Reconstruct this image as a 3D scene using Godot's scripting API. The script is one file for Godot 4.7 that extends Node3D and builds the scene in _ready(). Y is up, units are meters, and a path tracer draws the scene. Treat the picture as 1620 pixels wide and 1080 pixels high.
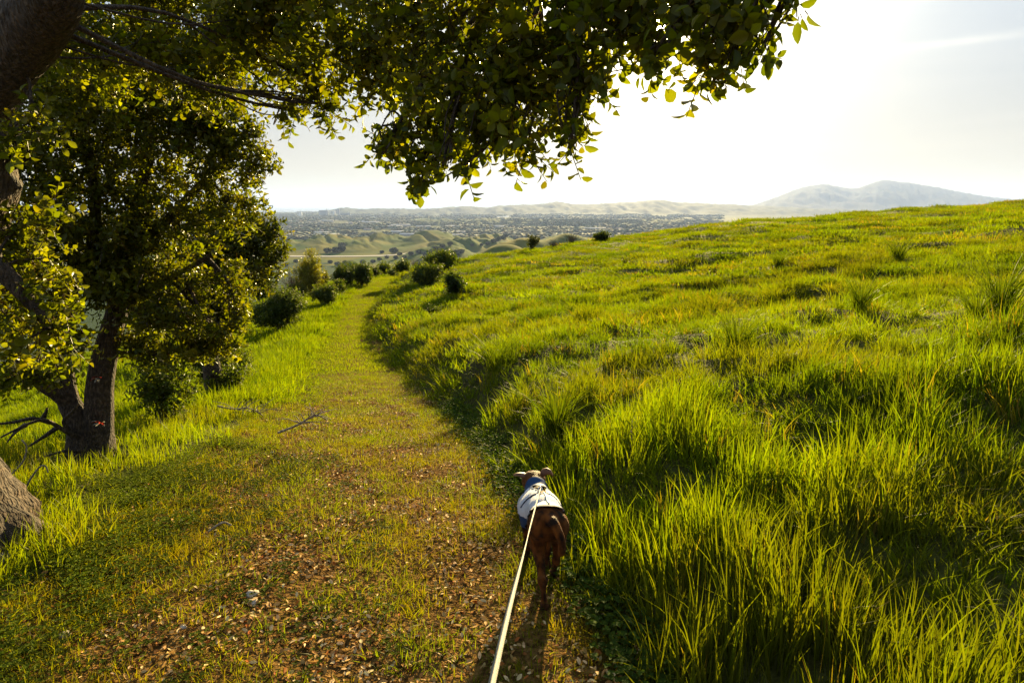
extends Node3D
# A dog on a leash walks a grassy hillside path under an oak, low sun ahead, hazy valley beyond.

const EYE := Vector3(0, 1.6, 0)
const FOCAL := 1083.07          # pixels of a 1080-high picture, 53 degrees upright
const PITCH := 0.19507
const SUN_AZ := 0.196           # to the right of straight ahead
const SUN_EL := 0.255

var rng := RandomNumberGenerator.new()
var noise := FastNoiseLite.new()
var fine := FastNoiseLite.new()
var taken := {}
var M := {}

# ------------------------------------------------------------------ naming
func numbered(called: String) -> String:
	var k: int = taken.get(called, 0)
	taken[called] = k + 1
	return called if k == 0 else "%s_%03d" % [called, k]

func tag(o: Node, label: String, category: String, group := "", kind := "") -> void:
	if label: o.set_meta("label", label)
	if category: o.set_meta("category", category)
	if group: o.set_meta("group", group)
	if kind: o.set_meta("kind", kind)

func thing(called: String, at: Vector3, label: String, category: String, group := "") -> Node3D:
	var o := Node3D.new()
	o.name = numbered(called)
	add_child(o)
	o.position = at
	tag(o, label, category, group)
	return o

func obj(called: String, mesh: Mesh, mat: Material, parent: Node = null) -> MeshInstance3D:
	var o := MeshInstance3D.new()
	o.mesh = mesh
	o.material_override = mat
	if parent == null:
		o.name = numbered(called)
		add_child(o)
	else:
		o.name = called
		parent.add_child(o, true)
	return o

func many(called: String, mesh: Mesh, mat: Material, where: Array, tint: Array, parent: Node = null) -> MultiMeshInstance3D:
	var m := MultiMesh.new()
	m.transform_format = MultiMesh.TRANSFORM_3D
	m.use_colors = true
	m.mesh = mesh
	m.instance_count = where.size()
	for i in where.size():
		m.set_instance_transform(i, where[i])
		m.set_instance_color(i, tint[i])
	var o := MultiMeshInstance3D.new()
	o.multimesh = m
	o.material_override = mat
	if parent == null:
		o.name = numbered(called)
		add_child(o)
	else:
		o.name = called
		parent.add_child(o, true)
	o.set_meta("kind", "stuff")
	return o

func structure(o: Node) -> void:
	o.set_meta("kind", "structure")

# ------------------------------------------------------------------ places
func V(x: float, y: float, u: float) -> Vector3:      # u: metres ahead
	return Vector3(x, y, -u)

func ray(px: float, py: float) -> Vector2:            # sideways and upward per metre ahead
	var b := (540.0 - py) / FOCAL
	var fw := cos(PITCH) + sin(PITCH) * b
	return Vector2((px - 810.0) / FOCAL / fw, (cos(PITCH) * b - sin(PITCH)) / fw)

func P(px: float, py: float, u: float) -> Vector3:
	var r := ray(px, py)
	return V(r.x * u, EYE.y + r.y * u, u)

func G(px: float, py: float) -> Vector3:              # where that line of sight meets the ground
	var r := ray(px, py)
	var u := 0.6
	while u < 400.0:
		if EYE.y + r.y * u < ground(r.x * u, u):
			break
		u *= 1.004
	return V(r.x * u, ground(r.x * u, u), u)

func crest(px: float) -> float:                       # where the hill's skyline lies in that direction
	var x := ray(px, 360).x
	var best := 20.0
	var top := -9.0
	for i in 160:
		var u := 20.0 + i * 0.4
		var s := (ground(x * u, u) - EYE.y) / u
		if s > top:
			top = s
			best = u
	return best

func lerp_table(t: PackedVector2Array, u: float) -> float:
	if u <= t[0].x: return t[0].y
	for i in range(1, t.size()):
		if u <= t[i].x:
			var a := t[i - 1]
			var b := t[i]
			var pa := t[maxi(i - 2, 0)]
			var nb := t[mini(i + 1, t.size() - 1)]
			var k := (u - a.x) / (b.x - a.x)
			var ma := (b.y - pa.y) / (b.x - pa.x) * (b.x - a.x)
			var mb := (nb.y - a.y) / (nb.x - a.x) * (b.x - a.x)
			var k2 := k * k
			var k3 := k2 * k
			return a.y * (2 * k3 - 3 * k2 + 1) + ma * (k3 - 2 * k2 + k) + b.y * (3 * k2 - 2 * k3) + mb * (k3 - k2)
	return t[t.size() - 1].y

var T_H := PackedVector2Array([Vector2(-40, -1.5), Vector2(-6, 0.1), Vector2(0, 0), Vector2(2.5, -0.05), Vector2(5, -0.32), Vector2(8, -0.8), Vector2(12, -1.4), Vector2(16, -1.85), Vector2(21, -2.2), Vector2(28, -2.45), Vector2(36, -2.6), Vector2(42, -2.78), Vector2(50, -3.5), Vector2(60, -5.6), Vector2(80, -12), Vector2(120, -27), Vector2(200, -57), Vector2(330, -100), Vector2(460, -116)])
var T_R := PackedVector2Array([Vector2(-40, 6), Vector2(0, 0.8), Vector2(2.13, 0.44), Vector2(2.81, 0.3), Vector2(3.51, 0.14), Vector2(4.47, -0.06), Vector2(6.05, -0.38), Vector2(8.87, -1.02), Vector2(12.4, -2.0), Vector2(18.3, -3.5), Vector2(24.6, -4.85), Vector2(31.3, -5.75), Vector2(42.9, -6.75), Vector2(50, -6.2), Vector2(70, -2), Vector2(120, 10), Vector2(460, 40)])
var T_W := PackedVector2Array([Vector2(-40, 2.8), Vector2(0, 2.8), Vector2(3, 2.5), Vector2(6, 2.3), Vector2(11, 2.2), Vector2(24, 2.1), Vector2(43, 2.2), Vector2(460, 2.2)])

# the tables, sampled once
var S_H := PackedFloat32Array()
var S_R := PackedFloat32Array()
var S_W := PackedFloat32Array()
func sample_tables() -> void:
	for i in 5001:
		var u := -40.0 + i * 0.1
		S_H.append(lerp_table(T_H, u))
		S_R.append(lerp_table(T_R, u))
		S_W.append(lerp_table(T_W, u))
func look(s: PackedFloat32Array, u: float) -> float:
	var k := clampf((u + 40.0) * 10.0, 0.0, 4999.0)
	var i := int(k)
	return lerpf(s[i], s[i + 1], k - i)

func ground(x: float, u: float) -> float:
	var h := look(S_H, u)
	var d := x - look(S_R, u)
	if d > 0.0:
		var k := clampf(d / 0.75, 0, 1)
		k = k * k * (3 - 2 * k)
		var deep := clampf(u / 4.0, 0.45, 1.0)
		h += k * (0.3 + 0.2 * clampf((u - 4.0) / 4.0, 0.0, 1.0)) * deep
		h += 0.145 * deep * minf(d, 18.0) + (0.085 * (1.0 - exp(-(d - 18.0) / 60.0)) * 60.0 if d > 18.0 else 0.0)
		var amp := k * clampf(1.2 - u / 90.0, 0.2, 1.0) * lerpf(0.45, 1.0, clampf((u - 3.0) / 9.0, 0.0, 1.0))
		h += amp * (noise.get_noise_2d(x * 9.0, u * 6.0) * 0.21 + noise.get_noise_2d(x * 26.0 + 91.0, u * 22.0) * 0.13 + noise.get_noise_2d(x * 3.0, u * 3.0 + 40.0) * 0.3)
	else:
		var dl := -d - look(S_W, u)
		if dl > 0.0:
			var near := clampf((u - 5.0) / 6.0, 0.0, 1.0)
			var flat := lerpf(1.2, 0.35, near)
			h += 0.06 * sin(clampf(dl / (flat * 2.0), 0, 1) * PI) * near
			h -= 0.1 * minf(dl, flat)
			if dl > flat:
				var q := dl - flat
				h -= minf(0.29 * q * q / (q + 0.8), 118.0 + h)
			h += clampf(dl, 0, 1) * (noise.get_noise_2d(x * 14.0, u * 10.0) * 0.12 + noise.get_noise_2d(x * 4.0, u * 4.0) * 0.35 * clampf(dl - 1.0, 0, 1))
		else:
			h += noise.get_noise_2d(x * 20.0, u * 14.0) * 0.025
			var t := (-d) / look(S_W, u)
			h -= 0.03 * (exp(-pow((t - 0.25) / 0.12, 2)) + exp(-pow((t - 0.75) / 0.12, 2)))
	return h

# ------------------------------------------------------------------ meshes
class MB:
	var v := PackedVector3Array()
	var n := PackedVector3Array()
	var c := PackedColorArray()
	var t := PackedInt32Array()
	func quad_rings(first: int, second: int, sides: int) -> void:
		for k in sides:
			var a := first + k
			var b := first + (k + 1) % sides
			var e := second + k
			var f := second + (k + 1) % sides
			t.append_array([a, e, b, b, e, f])
	func tube(pts: Array, radii: Array, sides := 7, rough := 0.0, color := Color.WHITE, noise: FastNoiseLite = null, cap := true) -> void:
		var side := Vector3.RIGHT
		var prev := -1
		for i in pts.size():
			var dir: Vector3 = (pts[mini(i + 1, pts.size() - 1)] - pts[maxi(i - 1, 0)]).normalized()
			if i == 0:
				side = dir.cross(Vector3.UP if absf(dir.y) < 0.9 else Vector3.RIGHT).normalized()
			side = (side - dir * side.dot(dir)).normalized()
			var other := dir.cross(side)
			var first := v.size()
			for k in sides:
				var a := TAU * k / sides
				var out := side * cos(a) + other * sin(a)
				var r: float = radii[i]
				if noise and rough > 0.0:
					var q: Vector3 = pts[i] + out * r
					r *= 1.0 + rough * (noise.get_noise_3d(q.x * 55.0, q.y * 22.0, q.z * 55.0) + 0.55 * noise.get_noise_3d(q.x * 190.0 + 40.0, q.y * 50.0, q.z * 190.0))
				v.append(pts[i] + out * r)
				n.append(out)
				c.append(color)
			if prev >= 0:
				quad_rings(prev, first, sides)
			prev = first
		if cap:
			var tip := v.size()
			v.append(pts[-1])
			n.append((pts[-1] - pts[-2]).normalized())
			c.append(color)
			for k in sides:
				t.append_array([prev + k, tip, prev + (k + 1) % sides])
	func leaf(at: Vector3, dir: Vector3, up: Vector3, length: float, width: float, cup: float, color: Color) -> void:
		var s := dir.cross(up).normalized()
		var w := s.cross(dir).normalized()
		var f := v.size()
		var rows := [[0.0, 0.0], [0.22, 0.72], [0.55, 1.0], [0.82, 0.62], [1.0, 0.0]]
		for row in rows:
			var bend: Vector3 = at + dir * length * row[0] - w * cup * length * row[0] * row[0]
			var x: float = width * 0.5 * row[1]
			if x == 0.0:
				v.append(bend)
				n.append(w)
				c.append(color)
			else:
				for k in [-1.0, 0.0, 1.0]:
					v.append(bend + s * x * k + w * absf(k) * x * 0.45)
					n.append((w - s * k * 0.5).normalized())
					c.append(color)
		t.append_array([f, f + 1, f + 2, f, f + 2, f + 3, f + 10, f + 8, f + 7, f + 10, f + 9, f + 8])
		for r in 2:
			var a := f + 1 + r * 3
			t.append_array([a, a + 3, a + 1, a + 1, a + 3, a + 4, a + 1, a + 4, a + 2, a + 2, a + 4, a + 5])
	func blade(at: Vector3, lean: Vector3, height: float, width: float, face: float, color: Color, steps := 4) -> void:
		var s := Vector3(cos(face), 0, sin(face))
		var f := v.size()
		for i in steps + 1:
			var k := float(i) / steps
			var p := at + Vector3.UP * height * (k - 0.25 * lean.length() * k * k) + lean * height * k * k
			var tan := (Vector3.UP * (1.0 - 0.5 * lean.length() * k) + lean * 2.0 * k).normalized()
			var nn := s.cross(tan).normalized()
			var x := width * 0.5 * (1.0 - k * k * 0.96)
			v.append(p - s * x)
			v.append(p + s * x)
			n.append(nn)
			n.append(nn)
			c.append(color)
			c.append(color)
			if i > 0:
				var a := f + i * 2
				t.append_array([a - 2, a, a - 1, a - 1, a, a + 1])
	func box(lo: Vector3, hi: Vector3, color := Color.WHITE) -> void:
		for ax in 3:
			for sg in [-1.0, 1.0]:
				var nn := Vector3.ZERO
				nn[ax] = sg
				var a := (ax + 1) % 3
				var b := (ax + 2) % 3
				var f := v.size()
				for q in [[0, 0], [1, 0], [1, 1], [0, 1]]:
					var p := Vector3.ZERO
					p[ax] = hi[ax] if sg > 0 else lo[ax]
					p[a] = hi[a] if q[0] else lo[a]
					p[b] = hi[b] if q[1] else lo[b]
					v.append(p)
					n.append(nn)
					c.append(color)
				if sg > 0:
					t.append_array([f, f + 2, f + 1, f, f + 3, f + 2])
				else:
					t.append_array([f, f + 1, f + 2, f, f + 2, f + 3])
	func soften() -> void:                            # smooth normals from the faces
		n.fill(Vector3.ZERO)
		for i in range(0, t.size(), 3):
			var a := v[t[i]]
			var m := (v[t[i + 2]] - a).cross(v[t[i + 1]] - a)
			n[t[i]] += m
			n[t[i + 1]] += m
			n[t[i + 2]] += m
		for i in n.size():
			n[i] = n[i].normalized()
	func mesh() -> ArrayMesh:
		var a := []
		a.resize(Mesh.ARRAY_MAX)
		a[Mesh.ARRAY_VERTEX] = v
		a[Mesh.ARRAY_NORMAL] = n
		a[Mesh.ARRAY_COLOR] = c
		a[Mesh.ARRAY_INDEX] = t
		var m := ArrayMesh.new()
		m.add_surface_from_arrays(Mesh.PRIMITIVE_TRIANGLES, a)
		return m

func sheet(cols: int, rows: int, at: Callable, color: Callable) -> ArrayMesh:
	var b := MB.new()
	for r in rows:
		for k in cols:
			var p: Vector3 = (at as Callable).call(k, r)
			b.v.append(p)
			b.n.append(Vector3.UP)
			b.c.append((color as Callable).call(p))
	for r in rows - 1:
		for k in cols - 1:
			var a := r * cols + k
			b.t.append_array([a, a + cols, a + 1, a + 1, a + cols, a + cols + 1])
	b.soften()
	return b.mesh()

func smooth_line(pts: Array, per := 4) -> Array:
	var out := []
	for i in pts.size() - 1:
		var a: Vector3 = pts[maxi(i - 1, 0)]
		var b: Vector3 = pts[i]
		var e: Vector3 = pts[i + 1]
		var f: Vector3 = pts[mini(i + 2, pts.size() - 1)]
		for k in per:
			out.append(b.cubic_interpolate(e, a, f, float(k) / per))
	out.append(pts[-1])
	return out

func smooth_radii(r: Array, per := 4) -> Array:
	var out := []
	for i in r.size() - 1:
		for k in per:
			out.append(lerpf(r[i], r[i + 1], float(k) / per))
	out.append(r[-1])
	return out

func limb(b: MB, pts: Array, radii: Array, sides := 8, rough := 0.12) -> void:
	b.tube(smooth_line(pts), smooth_radii(radii), sides, rough, Color.WHITE, noise)

# surface of a body: tapered bones joined smoothly, meshed as surface nets
func body_net(bones: Array, cell: float, swell: float, soft: float) -> Array:
	var lo := Vector3.INF
	var hi := -Vector3.INF
	for q in bones:
		var r: float = maxf(q[2], q[3]) + swell + cell * 3
		lo = lo.min(q[0] - Vector3.ONE * r).min(q[1] - Vector3.ONE * r)
		hi = hi.max(q[0] + Vector3.ONE * r).max(q[1] + Vector3.ONE * r)
	var nx := int((hi.x - lo.x) / cell) + 2
	var ny := int((hi.y - lo.y) / cell) + 2
	var nz := int((hi.z - lo.z) / cell) + 2
	var field := PackedFloat32Array()
	field.resize(nx * ny * nz)
	field.fill(1.0)
	for q in bones:
		var a: Vector3 = q[0]
		var ab: Vector3 = q[1] - q[0]
		var ra: float = q[2]
		var rb: float = q[3]
		var l2 := maxf(ab.length_squared(), 1e-9)
		var reach := Vector3.ONE * (maxf(ra, rb) + swell + soft + cell * 2)
		var s: Vector3 = ((a.min(q[1]) - reach - lo) / cell).floor().max(Vector3.ZERO)
		var e: Vector3 = ((a.max(q[1]) + reach - lo) / cell).ceil().min(Vector3(nx - 1, ny - 1, nz - 1))
		for z in range(int(s.z), int(e.z) + 1):
			for y in range(int(s.y), int(e.y) + 1):
				var row := (z * ny + y) * nx
				for x in range(int(s.x), int(e.x) + 1):
					var p := lo + Vector3(x, y, z) * cell - a
					var k := clampf(p.dot(ab) / l2, 0, 1)
					var d := (p - ab * k).length() - lerpf(ra, rb, k) - swell
					var g := field[row + x]
					var w := maxf(soft - absf(d - g), 0.0) / soft
					field[row + x] = minf(d, g) - w * w * soft * 0.25
	var b := MB.new()
	var at := {}
	for z in nz - 1:
		for y in ny - 1:
			var row := (z * ny + y) * nx
			for x in nx - 1:
				var i := row + x
				var f := [field[i], field[i + 1], field[i + nx], field[i + nx + 1], field[i + nx * ny], field[i + nx * ny + 1], field[i + nx * ny + nx], field[i + nx * ny + nx + 1]]
				var neg := 0
				for k in 8:
					if f[k] < 0.0: neg += 1
				if neg == 0 or neg == 8: continue
				var sum := Vector3.ZERO
				var cnt := 0
				for k in 8:
					for ax in 3:
						if k & (1 << ax): continue
						var m := k | (1 << ax)
						if (f[k] < 0.0) != (f[m] < 0.0):
							var o := Vector3(k & 1, (k >> 1) & 1, (k >> 2) & 1)
							o[ax] = f[k] / (f[k] - f[m])
							sum += o
							cnt += 1
				at[i] = b.v.size()
				b.v.append(lo + (Vector3(x, y, z) + sum / cnt) * cell)
				b.n.append(Vector3(f[1] + f[3] + f[5] + f[7] - f[0] - f[2] - f[4] - f[6], f[2] + f[3] + f[6] + f[7] - f[0] - f[1] - f[4] - f[5], f[4] + f[5] + f[6] + f[7] - f[0] - f[1] - f[2] - f[3]).normalized())
				b.c.append(Color.WHITE)
	var step := [1, nx, nx * ny]
	for i in at:
		for ax in 3:
			var u: int = step[(ax + 1) % 3]
			var w: int = step[(ax + 2) % 3]
			var inside: bool = field[i] < 0.0
			if inside == (field[i + step[ax]] < 0.0): continue
			if not (at.has(i - u) and at.has(i - w) and at.has(i - u - w)): continue
			var q := [at[i], at[i - u], at[i - u - w], at[i - w]]
			if inside:
				b.t.append_array([q[0], q[2], q[1], q[0], q[3], q[2]])
			else:
				b.t.append_array([q[0], q[1], q[2], q[0], q[2], q[3]])
	return [b]

# keep the part of a surface where the function is positive, cut cleanly
func cut(src: MB, keep: Callable) -> MB:
	var b := MB.new()
	var val := PackedFloat32Array()
	for p in src.v:
		val.append((keep as Callable).call(p))
	for i in range(0, src.t.size(), 3):
		var ids := [src.t[i], src.t[i + 1], src.t[i + 2]]
		if val[ids[0]] <= 0 and val[ids[1]] <= 0 and val[ids[2]] <= 0: continue
		var poly := []
		for k in 3:
			var a: int = ids[k]
			var e: int = ids[(k + 1) % 3]
			if val[a] > 0: poly.append([src.v[a], src.n[a]])
			if (val[a] > 0) != (val[e] > 0):
				var m := val[a] / (val[a] - val[e])
				poly.append([src.v[a].lerp(src.v[e], m), src.n[a].lerp(src.n[e], m).normalized()])
		var f := b.v.size()
		for q in poly:
			b.v.append(q[0])
			b.n.append(q[1])
			b.c.append(Color.WHITE)
		for k in range(1, poly.size() - 1):
			b.t.append_array([f, f + k, f + k + 1])
	return b

# ------------------------------------------------------------------ materials
func noise_tex(freq: float, dark: Color, light: Color, size := 512, octaves := 5, seed_ := 1, mid = null) -> NoiseTexture2D:
	var f := FastNoiseLite.new()
	f.seed = seed_
	f.frequency = freq
	f.fractal_octaves = octaves
	var t := NoiseTexture2D.new()
	t.width = size
	t.height = size
	t.seamless = true
	t.noise = f
	var g := Gradient.new()
	g.offsets = PackedFloat32Array([0.25, 0.5, 0.75])
	var middle: Color = dark.lerp(light, 0.5) if mid == null else mid
	g.colors = PackedColorArray([dark.linear_to_srgb(), middle.linear_to_srgb(), light.linear_to_srgb()])
	t.color_ramp = g
	return t

func bump_tex(freq: float, size := 512, seed_ := 3) -> NoiseTexture2D:
	var f := FastNoiseLite.new()
	f.seed = seed_
	f.frequency = freq
	f.fractal_octaves = 5
	var t := NoiseTexture2D.new()
	t.width = size
	t.height = size
	t.seamless = true
	t.noise = f
	return t

func plain(c: Color, rough := 0.8, vertex := false) -> StandardMaterial3D:
	var m := StandardMaterial3D.new()
	m.albedo_color = c.linear_to_srgb()
	m.roughness = rough
	m.vertex_color_use_as_albedo = vertex
	return m

func leafy(light: float, rough: float, through := Color(1, 1, 0.45), spec := 0.5) -> StandardMaterial3D:
	var m := plain(Color.WHITE, rough, true)
	m.backlight_enabled = true
	m.backlight = (through * light)
	m.metallic_specular = spec
	return m

func triplanar(m: StandardMaterial3D, scale: float, world := true) -> StandardMaterial3D:
	m.uv1_triplanar = true
	m.uv1_world_triplanar = world
	m.uv1_scale = Vector3.ONE * scale
	return m

func make_materials() -> void:
	M.ground = triplanar(plain(Color.WHITE, 0.95, true), 0.6)
	M.ground.albedo_texture = noise_tex(0.03, Color(0.45, 0.42, 0.35), Color(1, 1, 1), 512, 6, 5)
	M.ground.heightmap_enabled = true
	M.ground.heightmap_texture = bump_tex(0.05)
	M.ground.heightmap_scale = 3.0
	M.path = triplanar(plain(Color.WHITE, 0.95), 0.9)
	M.path.albedo_texture = noise_tex(0.02, Color(0.05, 0.026, 0.008), Color(0.21, 0.118, 0.034), 1024, 6, 9, Color(0.12, 0.066, 0.019))
	M.path.heightmap_enabled = true
	M.path.heightmap_texture = bump_tex(0.04, 1024, 12)
	M.path.heightmap_scale = 2.5
	M.bark = triplanar(plain(Color.WHITE, 0.9), 2.2)
	M.bark.albedo_texture = noise_tex(0.022, Color(0.022, 0.014, 0.008), Color(0.12, 0.083, 0.052), 512, 6, 21, Color(0.052, 0.034, 0.02))
	M.bark.uv1_scale = Vector3(3.4, 1.3, 3.4)
	M.bark.heightmap_enabled = true
	M.bark.heightmap_texture = bump_tex(0.03, 512, 23)
	M.bark.heightmap_scale = 4.5
	M.lichen = triplanar(plain(Color.WHITE, 0.95), 4.0)
	M.lichen.albedo_texture = noise_tex(0.03, Color(0.08, 0.065, 0.045), Color(0.42, 0.38, 0.3), 256, 5, 31)
	M.dead = triplanar(plain(Color.WHITE, 0.85), 6.0)
	M.dead.albedo_texture = noise_tex(0.03, Color(0.1, 0.075, 0.05), Color(0.42, 0.35, 0.26), 256, 5, 33)
	M.stone = triplanar(plain(Color.WHITE, 0.9), 9.0)
	M.stone.metallic_specular = 0.1
	M.stone.albedo_texture = noise_tex(0.03, Color(0.2, 0.17, 0.13), Color(0.6, 0.52, 0.4), 256, 5, 35)
	M.grass = leafy(1.15, 0.5, Color(1, 1, 0.3), 0.24)
	M.leaf = leafy(1.15, 0.33, Color(1, 1, 0.3), 0.42)
	M.shrub = leafy(1.1, 0.5, Color(1, 1, 0.35), 0.35)
	M.litter = leafy(0.4, 0.65, Color(1, 0.85, 0.5), 0.1)
	M.far_grass = leafy(1.15, 0.65, Color(1, 1, 0.3), 0.14)
	M.far = plain(Color.WHITE, 0.95, true)
	M.herb = leafy(1.0, 0.65, Color(1, 1, 0.3), 0.12)
	M.far.metallic_specular = 0.08
	M.ground.metallic_specular = 0.15
	M.path.metallic_specular = 0.06

func bake(c: Color, spread := 0.15) -> Color:
	var k := 1.0 + rng.randf_range(-spread, spread)
	return Color(c.r * k * (1.0 + rng.randf_range(-spread, spread) * 0.5), c.g * k, c.b * k)

# ------------------------------------------------------------------ sky
func make_sky() -> ImageTexture:
	var w := 1400
	var h := 700
	var im := Image.create(w, h, false, Image.FORMAT_RGBF)
	var sun := Vector3(sin(SUN_AZ) * cos(SUN_EL), sin(SUN_EL), -cos(SUN_AZ) * cos(SUN_EL))
	var cosaz := PackedFloat32Array()
	var sinaz := PackedFloat32Array()
	for x in w:
		var az := (x + 0.5) / w * TAU           # the first column looks along -z
		cosaz.append(cos(az))
		sinaz.append(sin(az))
	for y in h:
		var el := (0.5 - (y + 0.5) / h) * PI
		var ce := cos(el)
		var se := sin(el)
		var up := maxf(se, 0.0)
		var low := exp(-up * 6.0)
		for x in w:
			var d := Vector3(sinaz[x] * ce, se, -cosaz[x] * ce)
			var g := acos(clampf(d.dot(sun), -1, 1))
			var k := SKY_BLUE.lerp(SKY_LOW, low)
			k += Vector3(0.085, 0.062, 0.025) * exp(-up * 13.0)
			var near := 0.5 + 0.5 * cos(g)
			k *= 0.86 + 0.2 * near * near
			k += SKY_GLOW * (1.6 * exp(-g * 10.0) + 0.085 * exp(-g * 2.9) + 22.0 * exp(-g * g * 1500.0))
			if absf(el - 0.17) < 0.16 and d.z < 0.0 and d.x > 0.1:
				var az := atan2(d.x, -d.z)
				for streak in [[0.185, 0.028, 0.30, 0.62], [0.238, 0.022, 0.44, 0.75]]:
					var line: float = streak[0] + (az - 0.5) * streak[1]
					var wob := fine.get_noise_2d(az * 600.0, streak[0] * 900.0)
					var q: float = (el - line) / (0.0026 + 0.001 * wob)
					var along := smoothstep(streak[2], streak[2] + 0.12, az) * (1.0 - smoothstep(streak[3], streak[3] + 0.15, az))
					k += SKY_GLOW * 0.07 * exp(-q * q) * along * (1.0 + 0.5 * wob)
				var veil := fine.get_noise_2d(az * 90.0, el * 1500.0)
				k += SKY_GLOW * 0.02 * maxf(veil, 0.0)
			im.set_pixel(x, y, Color(k.x, k.y, k.z))
	return ImageTexture.create_from_image(im)

const SKY_BLUE := Vector3(0.11, 0.145, 0.19)
const SKY_LOW := Vector3(0.13, 0.117, 0.088)
const SKY_GLOW := Vector3(0.88, 0.74, 0.48)

# ------------------------------------------------------------------ main
func _ready() -> void:
	rng.seed = 77
	noise.seed = 4
	noise.frequency = 0.05
	noise.fractal_octaves = 3
	fine.seed = 8
	fine.frequency = 0.02
	sample_tables()
	var cam := Camera3D.new()
	cam.name = "camera"
	cam.fov = 53.0
	cam.near = 0.05
	cam.far = 120000.0
	cam.position = EYE
	cam.rotation.x = -PITCH
	add_child(cam)
	cam.current = true
	var env := Environment.new()
	env.background_mode = Environment.BG_SKY
	env.tonemap_mode = Environment.TONE_MAPPER_LINEAR
	env.tonemap_exposure = 4.1
	env.sdfgi_enabled = true
	env.ssao_enabled = true
	env.ssil_enabled = true
	env.volumetric_fog_enabled = true
	env.volumetric_fog_density = 0.000042
	env.volumetric_fog_albedo = Color(0.66, 0.76, 1.0)
	env.volumetric_fog_anisotropy = 0.2
	var pano := PanoramaSkyMaterial.new()
	pano.panorama = make_sky()
	env.sky = Sky.new()
	env.sky.sky_material = pano
	var we := WorldEnvironment.new()
	we.name = "world_environment"
	we.environment = env
	add_child(we)
	var sun := DirectionalLight3D.new()
	sun.name = "sun"
	sun.light_energy = 1.6
	sun.light_color = Color(1.0, 0.89, 0.63)
	sun.light_angular_distance = 0.5
	sun.shadow_enabled = true
	sun.rotation = Vector3(-SUN_EL, PI - SUN_AZ, 0)
	add_child(sun)
	make_materials()
	far_country()
	near_ground()
	make_trees()
	make_shrubs()
	make_dog()
	make_grass()
	make_litter()

# ------------------------------------------------------------------ far country
const PLAIN := -112.0

# a rounded hill: picture place and height of its top, distance, half widths in metres across and along
func hills_at(x: float, u: float) -> float:
	var h := 0.0
	for q in HILLS:
		var du: float = (u - q[3]) / q[5]
		if absf(du) > 2.6: continue
		var dx: float = (x - q[1]) / q[4]
		if absf(dx) > 2.6: continue
		h = maxf(h, 0.0) + 0.0
		var e: float = q[2] * exp(-(dx * dx + du * du))
		var k := clampf(0.5 + 0.5 * (e - h) / 9.0, 0, 1)
		h = lerpf(h, e, k) + 9.0 * k * (1 - k) * 0.5
	var spur := absf(fine.get_noise_2d(x * 0.3 + 0.08 * u, u * 0.08 + 55.0))
	var part := smoothstep(4, 25, h) * smoothstep(800, 1500, u)
	return h * (1.0 - part * 0.34 * clampf(1.0 - spur * 3.2, 0, 1)) + noise.get_noise_2d(x * 0.1, u * 0.1) * 3.0 * part

var HILLS := []
func hill(px: float, py: float, u: float, wpx: float, along: float) -> void:
	var p := P(px, py, u)
	HILLS.append([0, p.x, p.y - PLAIN, u, wpx * u / FOCAL, along * 0.75])

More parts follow.
